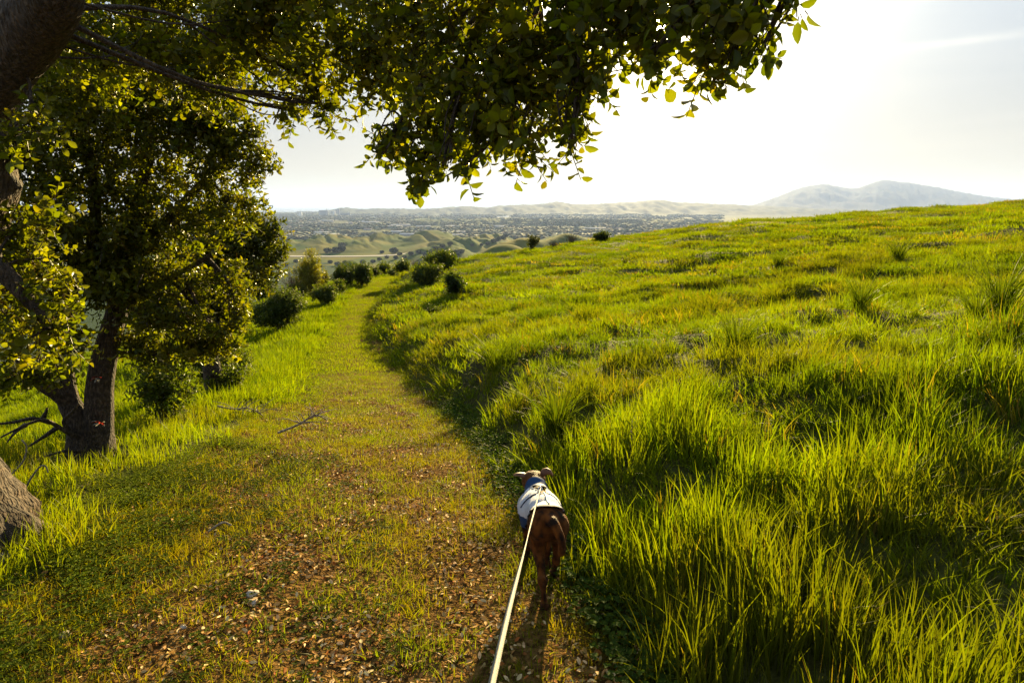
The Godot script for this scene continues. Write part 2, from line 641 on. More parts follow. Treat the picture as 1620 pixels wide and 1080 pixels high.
func far_country() -> void:
	# valley floor, one sheet to the horizon
	var floor_color := func(p: Vector3) -> Color:
		var k := fine.get_noise_2d(p.x * 0.05, p.z * 0.02)
		return Color(0.035, 0.055, 0.02).lerp(Color(0.09, 0.095, 0.045), clampf(0.5 + k * 1.6, 0, 1))
	var o := obj("valley_floor", sheet(90, 120, func(k, r): return V((k - 45) * (60.0 + 3.2 * r * r * 0.1), PLAIN, -600.0 + 300.0 * r + 1.1 * r * r), floor_color), M.far)
	structure(o)
	var sea := plain(Color(0.05, 0.08, 0.11), 0.18)
	o = obj("water", sheet(2, 2, func(k, r): return V([-36000.0, 2000.0][k], PLAIN + 1.5, [13500.0, 60000.0][r]), func(_p): return Color.WHITE), sea)
	structure(o)
	o = obj("water_inlet", sheet(2, 2, func(k, r): return V([-1500.0, 500.0][k] * (1.0 + 0.05 * r), PLAIN + 1.0, [7400.0, 8300.0][r]), func(_p): return Color.WHITE), sea)
	structure(o)
	# rolling hills of the middle distance
	for q in [[455, 378, 1900, 50, 260], [520, 369, 2000, 48, 240], [575, 377, 1850, 34, 200], [610, 367, 2100, 55, 260], [680, 364, 2050, 52, 260], [735, 372, 1750, 60, 220], [780, 368, 1900, 40, 200], [640, 392, 1780, 30, 110], [560, 388, 1750, 26, 120], [500, 388, 1760, 26, 120],
			[555, 410, 1020, 26, 60], [830, 373, 980, 90, 160], [800, 384, 760, 75, 120], [900, 366, 1000, 90, 180], [745, 404, 640, 50, 90], [420, 380, 1950, 50, 240], [350, 378, 1950, 60, 260], [905, 368, 1500, 70, 200], [700, 386, 1500, 46, 150]]:
		hill(q[0], q[1] - 1.0, q[2], q[3] * 1.35, q[4] * 1.1)
	var hill_color := func(p: Vector3) -> Color:
		var k := fine.get_noise_2d(p.x * 0.3, p.z * 0.2)
		return Color(0.045, 0.075, 0.01).lerp(Color(0.13, 0.115, 0.02), clampf(0.4 + k * 1.5, 0, 1))
	o = obj("rolling_hills", sheet(260, 190, func(k, r):
		var u: float = 420.0 + r * 11.0
		var x: float = (-0.56 + 0.76 * k / 259.0) * u
		return V(x, PLAIN - 2.0 + hills_at(x, u), u), hill_color), M.far)
	structure(o)
	# road along the foot of the hills
	var b := MB.new()
	for i in 41:
		var x := -760.0 + i * 16.0
		var u := 1560.0 + 12.0 * sin(i * 0.23)
		for k in 2:
			b.v.append(V(x, maxf(PLAIN - 2.0 + hills_at(x, u), PLAIN) + 1.2, u + k * 26.0))
			b.n.append(Vector3.UP)
			b.c.append(Color(0.5, 0.47, 0.42))
		if i: b.t.append_array([i * 2 - 2, i * 2 - 1, i * 2, i * 2, i * 2 - 1, i * 2 + 1])
	structure(obj("road", b.mesh(), M.far))
	# the low hump in the town, the long range, and the twin-peaked mountain
	range_of_hills("town_hill", [[590, 349], [610, 348], [625, 347.5], [650, 346], [672, 344.5], [690, 347], [720, 349]], 6000, 5000, 7200, Color(0.08, 0.11, 0.05), 4)
	range_of_hills("wooded_ridge", [[640, 352], [660, 349], [700, 348.5], [740, 347.5], [770, 346], [800, 347], [850, 348], [900, 350], [960, 351], [1040, 349], [1100, 350]], 4600, 3900, 5400, Color(0.045, 0.065, 0.03), 8)
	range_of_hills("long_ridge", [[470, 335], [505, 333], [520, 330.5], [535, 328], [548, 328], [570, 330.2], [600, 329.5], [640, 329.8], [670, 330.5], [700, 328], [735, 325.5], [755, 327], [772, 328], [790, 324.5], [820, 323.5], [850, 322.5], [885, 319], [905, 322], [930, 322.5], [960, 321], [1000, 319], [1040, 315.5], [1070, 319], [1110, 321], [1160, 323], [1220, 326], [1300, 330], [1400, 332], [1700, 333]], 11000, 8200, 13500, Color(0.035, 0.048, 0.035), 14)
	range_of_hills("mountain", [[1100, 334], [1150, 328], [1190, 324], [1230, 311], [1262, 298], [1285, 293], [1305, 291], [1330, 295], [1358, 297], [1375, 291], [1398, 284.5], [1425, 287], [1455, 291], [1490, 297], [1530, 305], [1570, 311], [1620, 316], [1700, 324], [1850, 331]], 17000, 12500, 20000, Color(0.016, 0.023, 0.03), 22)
	town()

func range_of_hills(called: String, crest: Array, top: float, foot: float, back: float, color: Color, rough: float) -> void:
	var t := PackedVector2Array()
	for q in crest: t.append(Vector2(q[0], q[1]))
	var lo: float = crest[0][0]
	var hi: float = crest[-1][0]
	var cols := int(clampf((hi - lo) / 2.5, 60, 300))
	var rows := 34
	var o := obj(called, sheet(cols, rows, func(k, r):
		var px := lerpf(lo, hi, float(k) / (cols - 1))
		var p := P(px, lerp_table(t, px), top)
		var u := lerpf(foot, back, float(r) / (rows - 1))
		var f := (u - foot) / (top - foot) if u < top else (back - u) / (back - top)
		f = clampf(f, 0, 1)
		var s := f * f * (3 - 2 * f) * 0.35 + f * 0.65
		var side := minf(1.0, minf(k, cols - 1 - k) / (cols * 0.06))
		var x := p.x * u / top
		var rug := noise.get_noise_2d(x * 900.0 / top, u * 300.0 / top)
		var y := (p.y - PLAIN) * s * side
		y += rough * 4.0 * rug * f * (1.0 - f) * 4.0 + rough * f * (0.9 * noise.get_noise_2d(x * 3000.0 / top, u * 500.0 / top) + 0.4 * noise.get_noise_2d(x * 9000.0 / top, u * 900.0 / top))
		return V(x, PLAIN - 3.0 + y, u), func(p: Vector3):
		var k := noise.get_noise_2d(p.x * 2600.0 / top, p.z * 1300.0 / top)
		return color.lerp(color * 1.5, clampf(0.4 + k * 1.8, 0, 1))), M.far)
	structure(o)

func clump_tree(b: MB, h: float, w: float, clumps: int, face: float) -> void:
	b.tube([Vector3(0, -0.5, 0), Vector3(0, h * 0.5, 0)], [w * 0.07, w * 0.04], 5, 0, Color(0.06, 0.045, 0.03))
	for i in clumps:
		var d := Vector3(rng.randfn(), rng.randfn() * 0.8 + 0.15, rng.randfn()).normalized()
		var at := Vector3(d.x * w * 0.5, h * 0.56 + d.y * h * 0.42, d.z * w * 0.5) * rng.randf_range(0.75, 1.05)
		at.y = maxf(at.y, h * 0.12)
		var n := (d + Vector3(rng.randfn(), rng.randfn(), rng.randfn()) * 0.5).normalized()
		b.leaf(at, n.cross(Vector3(rng.randfn(), rng.randfn(), rng.randfn())).normalized(), n, face * rng.randf_range(0.7, 1.4), face, 0.2, Color.WHITE)

func far_tree_mesh(h: float, w: float, clumps: int, face: float) -> ArrayMesh:
	var b := MB.new()
	clump_tree(b, h, w, clumps, face)
	return b.mesh()

func hill_ground(px: float, py: float, from := 430.0, until := 2450.0) -> Vector3:
	var r := ray(px, py)
	var u := from
	while u < until:
		if EYE.y + r.y * u < PLAIN - 2.0 + hills_at(r.x * u, u): break
		u += 5.0
	return V(r.x * u, maxf(PLAIN, PLAIN - 2.0 + hills_at(r.x * u, u)), u)

func town() -> void:
	# dark oaks on the rolling hills
	var crown := far_tree_mesh(9, 12, 420, 1.6)
	var oak := plain(Color(0.03, 0.042, 0.018), 0.9)
	var n := 0
	for q in [[493, 372, 1.2], [503, 371, 1.3], [512, 371, 1.0], [478, 374, 0.9], [540, 398, 1.5], [541, 392, 1.3], [518, 400, 1.3], [531, 400, 1.4], [576, 368, 1.2], [583, 367, 1.3], [570, 371, 1.0], [588, 364, 1.0], [596, 364, 1.0], [623, 401, 1.5], [604, 401, 0.8], [632, 404, 0.9], [700, 392, 1.0], [690, 396, 1.1], [682, 401, 1.0], [694, 398, 1.1], [712, 389, 1.0], [672, 404, 1.0], [721, 402, 1.0], [730, 401, 1.1], [724, 405, 0.9], [800, 376, 0.9], [790, 380, 0.9], [780, 384, 0.9], [772, 388, 0.9], [808, 373, 0.9], [762, 389, 0.7], [795, 379, 1.0], [785, 383, 1.0], [747, 390, 0.7], [645, 366, 0.7], [701, 364, 0.6], [600, 412, 0.8], [590, 416, 0.9], [612, 409, 0.8], [468, 416, 0.9], [480, 421, 1.0], [522, 417, 0.9], [534, 421, 1.1], [546, 418, 0.9], [574, 417, 1.0], [560, 422, 0.9], [650, 404, 1.0], [662, 401, 1.0], [452, 422, 1.0], [580, 424, 0.8], [626, 410, 0.9], [506, 424, 0.8], [640, 409, 0.8]]:
		var at := hill_ground(q[0], q[1])
		var o := thing("oak_tree", at + Vector3(0, -0.6, 0), "dark rounded oak on the sunlit rolling hills beyond the path", "tree", "oaks on the distant rolling hills")
		obj("crown", crown, oak, o)
		o.scale = Vector3.ONE * q[2] * clampf(-at.z / 1500.0, 0.42, 1.2)
		o.rotation.y = n * 1.7
		n += 1
	# woods between the houses: nobody could count these
	var where := []
	var tint := []
	for i in 9000:
		var u := 2350.0 + 9500.0 * pow(rng.randf(), 1.7)
		var x := rng.randf_range(-0.46, 0.3) * u
		if noise.get_noise_2d(x * 0.03, u * 0.03) + rng.randf_range(-0.25, 0.25) < 0.1: continue
		var s := rng.randf_range(0.7, 1.6) * (1.0 + u / 9000.0)
		where.append(Transform3D(Basis.from_euler(Vector3(0, rng.randf() * TAU, 0)).scaled(Vector3(s * 2.6, s * 0.85, s * 2.6)), V(x, PLAIN - 1.0, u)))
		tint.append(bake(Color(0.14, 0.155, 0.09), 0.35))
	for i in 2600:
		var px := rng.randf_range(650, 1090)
		var u := rng.randf_range(4000, 4700)
		var x := ray(px, 340).x * u
		var k := sin(clampf((px - 640) / 460.0, 0, 1) * PI) * (u - 3900.0) / 700.0
		where.append(Transform3D(Basis.from_euler(Vector3(0, rng.randf() * TAU, 0)).scaled(Vector3.ONE * rng.randf_range(1.0, 1.9)), V(x, PLAIN + 17.0 * clampf(k, 0, 1) - 4.0, u)))
		tint.append(bake(Color(0.14, 0.155, 0.09), 0.35))
	var w := many("distant_woods", far_tree_mesh(10, 11, 60, 4.0), plain(Color.WHITE, 0.95, true), where, tint)
	tag(w, "hazy dark woods filling the valley between the pale buildings", "woods")
	# pale buildings
	var kinds := []
	for k in 4:
		var b := MB.new()
		var l: float = [26.0, 60.0, 18.0, 110.0][k]
		var h: float = [7.0, 9.0, 8.0, 10.0][k]
		b.box(Vector3(-l / 2, -1, -9), Vector3(l / 2, h, 9), Color(0.42, 0.4, 0.37))
		var roof := MB.new()
		var f := 0
		for p in [Vector3(-l / 2 - 1, h, -10), Vector3(l / 2 + 1, h, -10), Vector3(l / 2 + 1, h, 10), Vector3(-l / 2 - 1, h, 10), Vector3(-l / 2 + 4, h + 4.5, 0), Vector3(l / 2 - 4, h + 4.5, 0)]:
			roof.v.append(p)
			roof.n.append(Vector3.UP)
			roof.c.append(Color(0.5, 0.48, 0.45) if k % 2 else Color(0.3, 0.25, 0.22))
		roof.t.append_array([0, 1, 5, 0, 5, 4, 2, 3, 4, 2, 4, 5, 3, 0, 4, 1, 2, 5])
		roof.soften()
		kinds.append([b.mesh(), roof.mesh()])
	for i in 90:
		var px := rng.randf_range(415, 790)
		var u := rng.randf_range(2500, 5200)
		if i > 60:
			px = rng.randf_range(760, 1080)
			u = rng.randf_range(2600, 3700)
		var q: Array = kinds[rng.randi() % 4]
		var x := ray(px, 345).x * u
		var o := thing("valley_building", V(x, PLAIN, u), "small pale building among the trees of the hazy valley", "building", "buildings of the valley town")
		obj("wall", q[0], M.far, o)
		obj("roof", q[1], M.far, o)
		o.rotation.y = rng.randf_range(-0.6, 0.6)
		o.scale = Vector3.ONE * rng.randf_range(0.6, 1.1)
	# pale round tanks, and the stacks and blocks of the works by the water
	for q in [[474, 1.0, "leftmost"], [488, 1.0, "second"], [497, 1.1, "third"], [506, 1.15, "rightmost"]]:
		var b := MB.new()
		b.tube([Vector3.ZERO, Vector3(0, 16, 0), Vector3(0, 19, 0)], [20.0, 20.0, 12.0], 20, 0, Color(0.62, 0.55, 0.46))
		var o := obj("storage_tank", b.mesh(), M.far)
		o.position = V(ray(q[0], 350).x * 4300.0, PLAIN, 4300.0)
		o.scale = Vector3.ONE * q[1]
		tag(o, q[2] + " from the left of four pale round storage tanks in the hazy valley" if q[2] in ["second", "third"] else q[2] + " of four pale round storage tanks in the hazy valley", "tank", "storage tanks in the valley")
	n = 0
	for q in [[512, 70, 34, "wide grey block of the works beside the bay"], [528, 62, 9, "white slim tower of the works right of the grey block"], [536, 78, 7, "tallest thin stack of the works by the bay"], [475, 50, 12, "low white tower standing left of the works"], [546, 42, 40, "low broad shed at the right end of the works"]]:
		var o := thing("works_tower", V(ray(q[0], 340).x * 7600.0, PLAIN, 7600.0), q[3], "industrial building")
		var b := MB.new()
		b.box(Vector3(-q[2] * 1.4, 0, -12), Vector3(q[2] * 1.4, q[1], 12), Color(0.75, 0.75, 0.75) if n in [1, 3] else Color(0.25, 0.27, 0.3))
		obj("tower", b.mesh(), M.far, o)
		b = MB.new()
		b.tube([Vector3(q[2], 0, 8), Vector3(q[2], q[1] * 1.25, 8)], [5.0, 4.0], 8, 0, Color(0.5, 0.5, 0.52))
		obj("stack", b.mesh(), M.far, o)
		n += 1
	# lattice pylons
	for q in [[671, 351, 2500.0, "lattice pylon standing left of centre behind the rolling hills"], [733, 362, 2300.0, "lattice pylon above the right end of the rolling hills"]]:
		var b := MB.new()
		var h := 46.0
		for s in 4:
			var d := Vector3([-1, 1, 1, -1][s], 0, [-1, -1, 1, 1][s])
			b.tube([d * 4.0, d * 0.8 + Vector3(0, h, 0)], [0.45, 0.3], 4)
			for k in 6:
				var e := Vector3([-1, 1, 1, -1][(s + 1) % 4], 0, [-1, -1, 1, 1][(s + 1) % 4])
				b.tube([d * lerpf(4, 0.8, k / 6.0) + Vector3(0, h * k / 6.0, 0), e * lerpf(4, 0.8, (k + 1) / 6.0) + Vector3(0, h * (k + 1) / 6.0, 0)], [0.2, 0.2], 4)
		var o := thing("pylon", V(ray(q[0], q[1]).x * q[2], PLAIN, q[2]), q[3], "pylon")
		obj("tower", b.mesh(), plain(Color(0.2, 0.2, 0.2), 0.6), o)
		b = MB.new()
		for k in 3:
			b.tube([Vector3(-9 + k * 2, h * (0.72 + 0.12 * k), 0), Vector3(9 - k * 2, h * (0.72 + 0.12 * k), 0)], [0.35, 0.35], 4)
		obj("cross_arm", b.mesh(), plain(Color(0.2, 0.2, 0.2), 0.6), o)

# ------------------------------------------------------------------ near ground
func ramp(k: float, from: float, first: float, grow: float) -> float:
	return from + first * (pow(grow, k) - 1.0) / (grow - 1.0)

func near_ground() -> void:
	var us := PackedFloat32Array()
	var u := -28.0
	while u < 470.0:
		us.append(u)
		u += clampf(absf(u - 1.0) * 0.028, 0.09, 8.0)
	var ds := PackedFloat32Array()
	var d := -260.0
	while d < 160.0:
		ds.append(d)
		d += clampf(absf(d + 1.0) * 0.05, 0.1, 8.0)
	var color := func(p: Vector3) -> Color:
		var k := clampf(0.5 + noise.get_noise_2d(p.x * 12.0, p.z * 12.0), 0, 1)
		var far := smoothstep(14.0, 40.0, -p.z)
		return Color(0.05, 0.048, 0.016).lerp(Color(0.08, 0.085, 0.02), k).lerp(Color(0.1, 0.13, 0.022).lerp(Color(0.15, 0.15, 0.03), k), far)
	var o := obj("hillside_ground", sheet(ds.size(), us.size(), func(k, r):
		var x: float = look(S_R, us[r]) + ds[k]
		var inside: float = clampf(minf(-ds[k], ds[k] + look(S_W, us[r])) / 0.2, 0, 1)
		return V(x, ground(x, us[r]) - 0.05 * inside, us[r]), color), M.ground)
	structure(o)
	var rows := PackedFloat32Array()
	u = -6.0
	while u < 62.0:
		rows.append(u)
		u += clampf(absf(u - 1.5) * 0.02, 0.05, 1.0)
	o = obj("path", sheet(34, rows.size(), func(k, r):
		var t: float = k / 33.0
		var x: float = look(S_R, rows[r]) - look(S_W, rows[r]) * t
		var edge: float = minf(t, 1 - t) * 12.0
		return V(x, ground(x, rows[r]) - 0.03 * clampf(1.0 - edge, 0, 1) + 0.006 + 0.012 * noise.get_noise_2d(x * 130.0, rows[r] * 130.0), rows[r]), func(_p): return Color.WHITE), M.path)
	structure(o)

# ------------------------------------------------------------------ trees
func sprig(length: float, leaves: int, ll: float, lw: float, spread: float, stem := Color(0.9, 0.55, 1.2)) -> ArrayMesh:
	var b := MB.new()
	var bend := Vector3(rng.randf_range(-0.2, 0.2), 0, rng.randf_range(-0.2, 0.2)) * length
	b.tube([Vector3.ZERO, Vector3(0, length * 0.5, 0) + bend * 0.3, Vector3(0, length, 0) + bend], [length * 0.012, length * 0.009, length * 0.005], 4, 0, stem, null, false)
	for i in leaves:
		var k := 0.12 + 0.88 * (i + rng.randf() * 0.5) / leaves
		var a := i * 2.4 + rng.randf_range(-0.5, 0.5)
		var out := Vector3(cos(a), 0, sin(a))
		var dir := (out * spread + Vector3.UP * rng.randf_range(0.1, 0.8) + Vector3(rng.randfn(), rng.randfn(), rng.randfn()) * 0.25).normalized()
		var up := (Vector3.UP - out * 0.4 + Vector3(rng.randfn(), rng.randfn(), rng.randfn()) * 0.45).normalized()
		var s := rng.randf_range(0.6, 1.2)
		var g := rng.randf_range(0.75, 1.25)
		b.leaf(Vector3(0, k * length, 0) + bend * k + out * ll * 0.08, dir, up, ll * s, lw * s, rng.randf_range(-0.1, 0.45), Color(g * rng.randf_range(0.9, 1.15), g, g))
	return b.mesh()

func aim(dir: Vector3, spin: float, s: float) -> Basis:
	var y := dir.normalized()
	var x := y.cross(Vector3(0.31, 0.2, 0.93)).normalized()
	return Basis(x, y, x.cross(y)) * Basis.from_euler(Vector3(0, spin, 0)).scaled(Vector3.ONE * s)

func in_ball() -> Vector3:
	return Vector3(rng.randfn(), rng.randfn(), rng.randfn()).normalized() * pow(rng.randf(), 0.42)

# leaves in rounded clumps given by where they stand; returns [transforms, tints]
func fill(blobs: Array, density: float, length: float, droop: float, base: Color, young: Color, wheres: Array, tints: Array) -> void:
	for q in blobs:
		var at := P(q[0], q[1], q[4])
		var r: Vector3 = Vector3(q[2], q[3], (q[2] + q[3]) * 0.36) * (q[4] / FOCAL)
		var n := int(density * (r.x * r.y) / (length * length))
		for i in n:
			var o := in_ball()
			var p: Vector3 = at + o * r
			if p.y < ground(p.x, -p.z) + 0.1: continue
			var dir := o * 0.7 + Vector3(rng.randfn(), rng.randfn(), rng.randfn()) * 0.55 + Vector3.DOWN * droop
			var k := rng.randi() % wheres.size()
			wheres[k].append(Transform3D(aim(dir, rng.randf() * TAU, rng.randf_range(0.7, 1.25)), p - dir.normalized() * length * 0.5))
			tints[k].append(bake(base.lerp(young, pow(rng.randf(), 3.0)), 0.2))

func branches_to(b: MB, blobs: Array, from: Array, thick: float, side := 3) -> void:
	for q in blobs:
		var at := P(q[0], q[1], q[4])
		var r: Vector3 = Vector3(q[2], q[3], (q[2] + q[3]) * 0.6) * (q[4] / FOCAL)
		var best: Vector3 = from[0]
		for p in from:
			if p.distance_to(at) < best.distance_to(at): best = p
		var mid := best.lerp(at, 0.5) + Vector3(rng.randfn(), rng.randfn() + 0.6, rng.randfn()) * best.distance_to(at) * 0.1
		limb(b, [best, mid, at], [thick, thick * 0.7, thick * 0.35], 5, 0.0)
		for i in side:
			var e: Vector3 = at + in_ball() * r
			var m := mid.lerp(at, rng.randf_range(0.1, 0.9))
			limb(b, [m, m.lerp(e, 0.5) + Vector3(rng.randfn(), rng.randfn(), rng.randfn()) * 0.03, e], [thick * 0.4, thick * 0.25, thick * 0.12], 4, 0.0)

func limb_part(root: Node3D, called: String, pts: Array, radii: Array, mat: Material, sides := 10, rough := 0.14) -> Array:
	var b := MB.new()
	var local := []
	for p in pts: local.append(p - root.position)
	limb(b, local, radii, sides, rough)
	b.soften()
	obj(called, b.mesh(), mat, root)
	return smooth_line(pts)

func shifted(w: Array, by: Vector3) -> Array:
	var out := []
	for t in w: out.append(Transform3D(t.basis, t.origin - by))
	return out

func make_trees() -> void:
	near_oak()
	second_oak()
	third_oak()

func near_oak() -> void:
	var base := V(-2.98, ground(-2.98, 3.25), 3.25)
	var t := thing("near_oak", base, "oak at the left edge whose leafy branch hangs across the top of the view", "tree")
	var trunk := [base + Vector3(0, -0.25, 0), base + Vector3(0.02, 0.06, 0), base + Vector3(-0.02, 0.3, 0), V(-3.05, 0.75, 3.25), P(-110, 450, 3.25), P(-72, 330, 3.15), P(-62, 230, 3.05)]
	var line := limb_part(t, "trunk", trunk, [0.52, 0.45, 0.38, 0.3, 0.23, 0.2, 0.17], M.bark, 44, 0.34)
	var all := line.slice(12)
	# pale lichen-covered root flare
	limb_part(t, "root_flare", [base + Vector3(0.2, 0.26, 0.06), base + Vector3(0.3, 0.1, 0.1), base + Vector3(0.42, -0.08, 0.12)], [0.04, 0.1, 0.12], M.lichen, 24, 0.6)
	all += limb_part(t, "limb", [P(-64, 260, 3.05), P(-34, 155, 2.95), P(42, 55, 2.8), P(90, -50, 2.6), V(-1.4, 3.0, 2.4), V(-0.3, 3.35, 2.35), V(0.4, 3.1, 2.2), V(0.9, 2.7, 1.95)], [0.155, 0.13, 0.115, 0.105, 0.09, 0.08, 0.05, 0.02], M.bark, 16)
	all += limb_part(t, "limb", [P(-20, 250, 3.0), V(-2.6, 2.9, 3.3), V(-1.9, 3.3, 3.7), V(-1.2, 3.5, 4.0), V(-0.4, 3.3, 3.9)], [0.17, 0.13, 0.1, 0.07, 0.03], M.bark, 12)
	all += limb_part(t, "limb", [V(-1.2, 3.1, 2.4), V(-0.8, 3.2, 2.8), V(-0.3, 3.0, 3.0), V(0.1, 2.5, 2.8)], [0.045, 0.035, 0.025, 0.012], M.bark, 8)
	all += limb_part(t, "limb", [P(-50, 440, 3.05), P(-10, 420, 3.0), P(40, 470, 3.0), P(80, 520, 3.0)], [0.06, 0.05, 0.03, 0.015], M.bark, 8)
	var over := [[470, 30, 85, 60, 3.4], [545, 50, 90, 70, 3.1], [480, 120, 55, 50, 3.5], [505, 165, 32, 28, 3.5], [455, 175, 22, 22, 3.6], [575, 120, 45, 40, 3.1], [600, 100, 50, 50, 3.0],
		[650, 30, 90, 80, 2.8], [665, 130, 45, 60, 2.7], [625, 222, 40, 28, 2.55], [605, 243, 25, 20, 2.5], [665, 258, 24, 26, 2.45], [662, 287, 18, 15, 2.4], [700, 190, 60, 60, 2.5], [745, 110, 90, 90, 2.5], [760, 215, 55, 34, 2.35], [735, 262, 11, 13, 2.3], [700, 262, 20, 16, 2.3],
		[815, 170, 80, 60, 2.3], [830, 222, 40, 25, 2.2], [850, 80, 100, 85, 2.3], [895, 170, 40, 42, 2.15], [905, 220, 20, 18, 2.1], [930, 50, 85, 75, 2.2], [935, 130, 22, 30, 2.1], [1000, 40, 80, 55, 2.1], [1025, 98, 22, 18, 2.0], [1075, 30, 75, 55, 2.0],
		[1105, 98, 24, 28, 1.95], [1150, 40, 60, 55, 1.9], [1128, 132, 11, 12, 1.95], [1190, 30, 36, 42, 1.85], [1240, 12, 30, 26, 1.85], [1205, 78, 13, 17, 1.85], [1160, 95, 16, 16, 1.9],
		[560, -60, 180, 70, 3.3], [800, -60, 180, 70, 2.5], [1020, -60, 160, 60, 2.2]]
	var left := [[200, 40, 100, 70, 4.3], [300, 40, 90, 80, 4.2], [395, 70, 70, 80, 3.9], [60, 30, 60, 60, 4.6], [130, 130, 80, 70, 4.6], [330, 130, 70, 55, 4.3], [420, 20, 70, 60, 3.7], [250, -60, 260, 60, 4.0], [150, 70, 60, 50, 3.4], [240, 80, 60, 50, 3.4], [320, 110, 60, 45, 3.4], [380, 30, 60, 60, 3.3]]
	var front := [[45, 205, 46, 45, 2.7], [20, 240, 26, 30, 2.7], [40, 470, 52, 62, 3.0], [85, 520, 42, 48, 3.0], [55, 410, 50, 44, 3.1], [25, 545, 36, 36, 2.95], [95, 455, 40, 45, 3.1], [30, 350, 40, 45, 3.1], [10, 500, 40, 60, 3.1], [70, 350, 40, 40, 3.3], [60, 570, 50, 22, 3.2]]
	var kinds := []
	for i in 4: kinds.append(sprig(0.17, 12, 0.038, 0.022 + 0.002 * i, 0.8))
	for part in [[over, 56.0, 0.45, "crown"], [left, 44.0, 0.25, "crown"], [front, 30.0, 0.3, "crown"]]:
		var w := [[], [], [], []]
		var c := [[], [], [], []]
		fill(part[0], part[1], 0.17, part[2], Color(0.11, 0.128, 0.012), Color(0.27, 0.265, 0.018), w, c)
		for k in 4: many(part[3], kinds[k], M.leaf, shifted(w[k], base), c[k], t)
	var b := MB.new()
	branches_to(b, over, all, 0.013, 5)
	branches_to(b, left, all, 0.006, 5)
	branches_to(b, front, all, 0.009, 4)
	for i in b.v.size(): b.v[i] -= base
	obj("branches", b.mesh(), M.bark, t).set_meta("kind", "stuff")
	# the largest leaves in view, hanging from the tips nearest the camera
	var shapes := []
	for i in 5:
		var s := MB.new()
		s.tube([Vector3.ZERO, Vector3(0.002, 0.012, 0)], [0.0012, 0.001], 4, 0, Color(0.8, 0.5, 0.8), null, false)
		s.leaf(Vector3(0.002, 0.012, 0), Vector3(0.1, 1, 0).normalized(), Vector3(0, 0, 1), 0.038 + 0.004 * i, 0.023 + 0.003 * (i % 3), 0.1 * i, Color.WHITE)
		shapes.append(s.mesh())
	var tones := []
	for i in 4:
		var m: StandardMaterial3D = M.leaf.duplicate()
		m.albedo_color = Color(0.07 + 0.03 * i, 0.095 + 0.03 * i, 0.012).linear_to_srgb()
		tones.append(m)
	var tips := over.slice(9, 35)
	for i in 300:
		var q: Array = tips[i % tips.size()]
		var at := P(q[0], q[1], q[4])
		var o := in_ball().normalized() * rng.randf_range(0.75, 1.08)
		var l := obj("leaf", shapes[i % 5], tones[rng.randi() % 4], t)
		l.position = at + o * Vector3(q[2], q[3], (q[2] + q[3]) * 0.6) * (q[4] / FOCAL) - base
		l.basis = aim(o * 0.5 + Vector3.DOWN * 0.6 + Vector3(rng.randfn(), rng.randfn(), rng.randfn()) * 0.5, rng.randf() * TAU, rng.randf_range(0.75, 1.15))

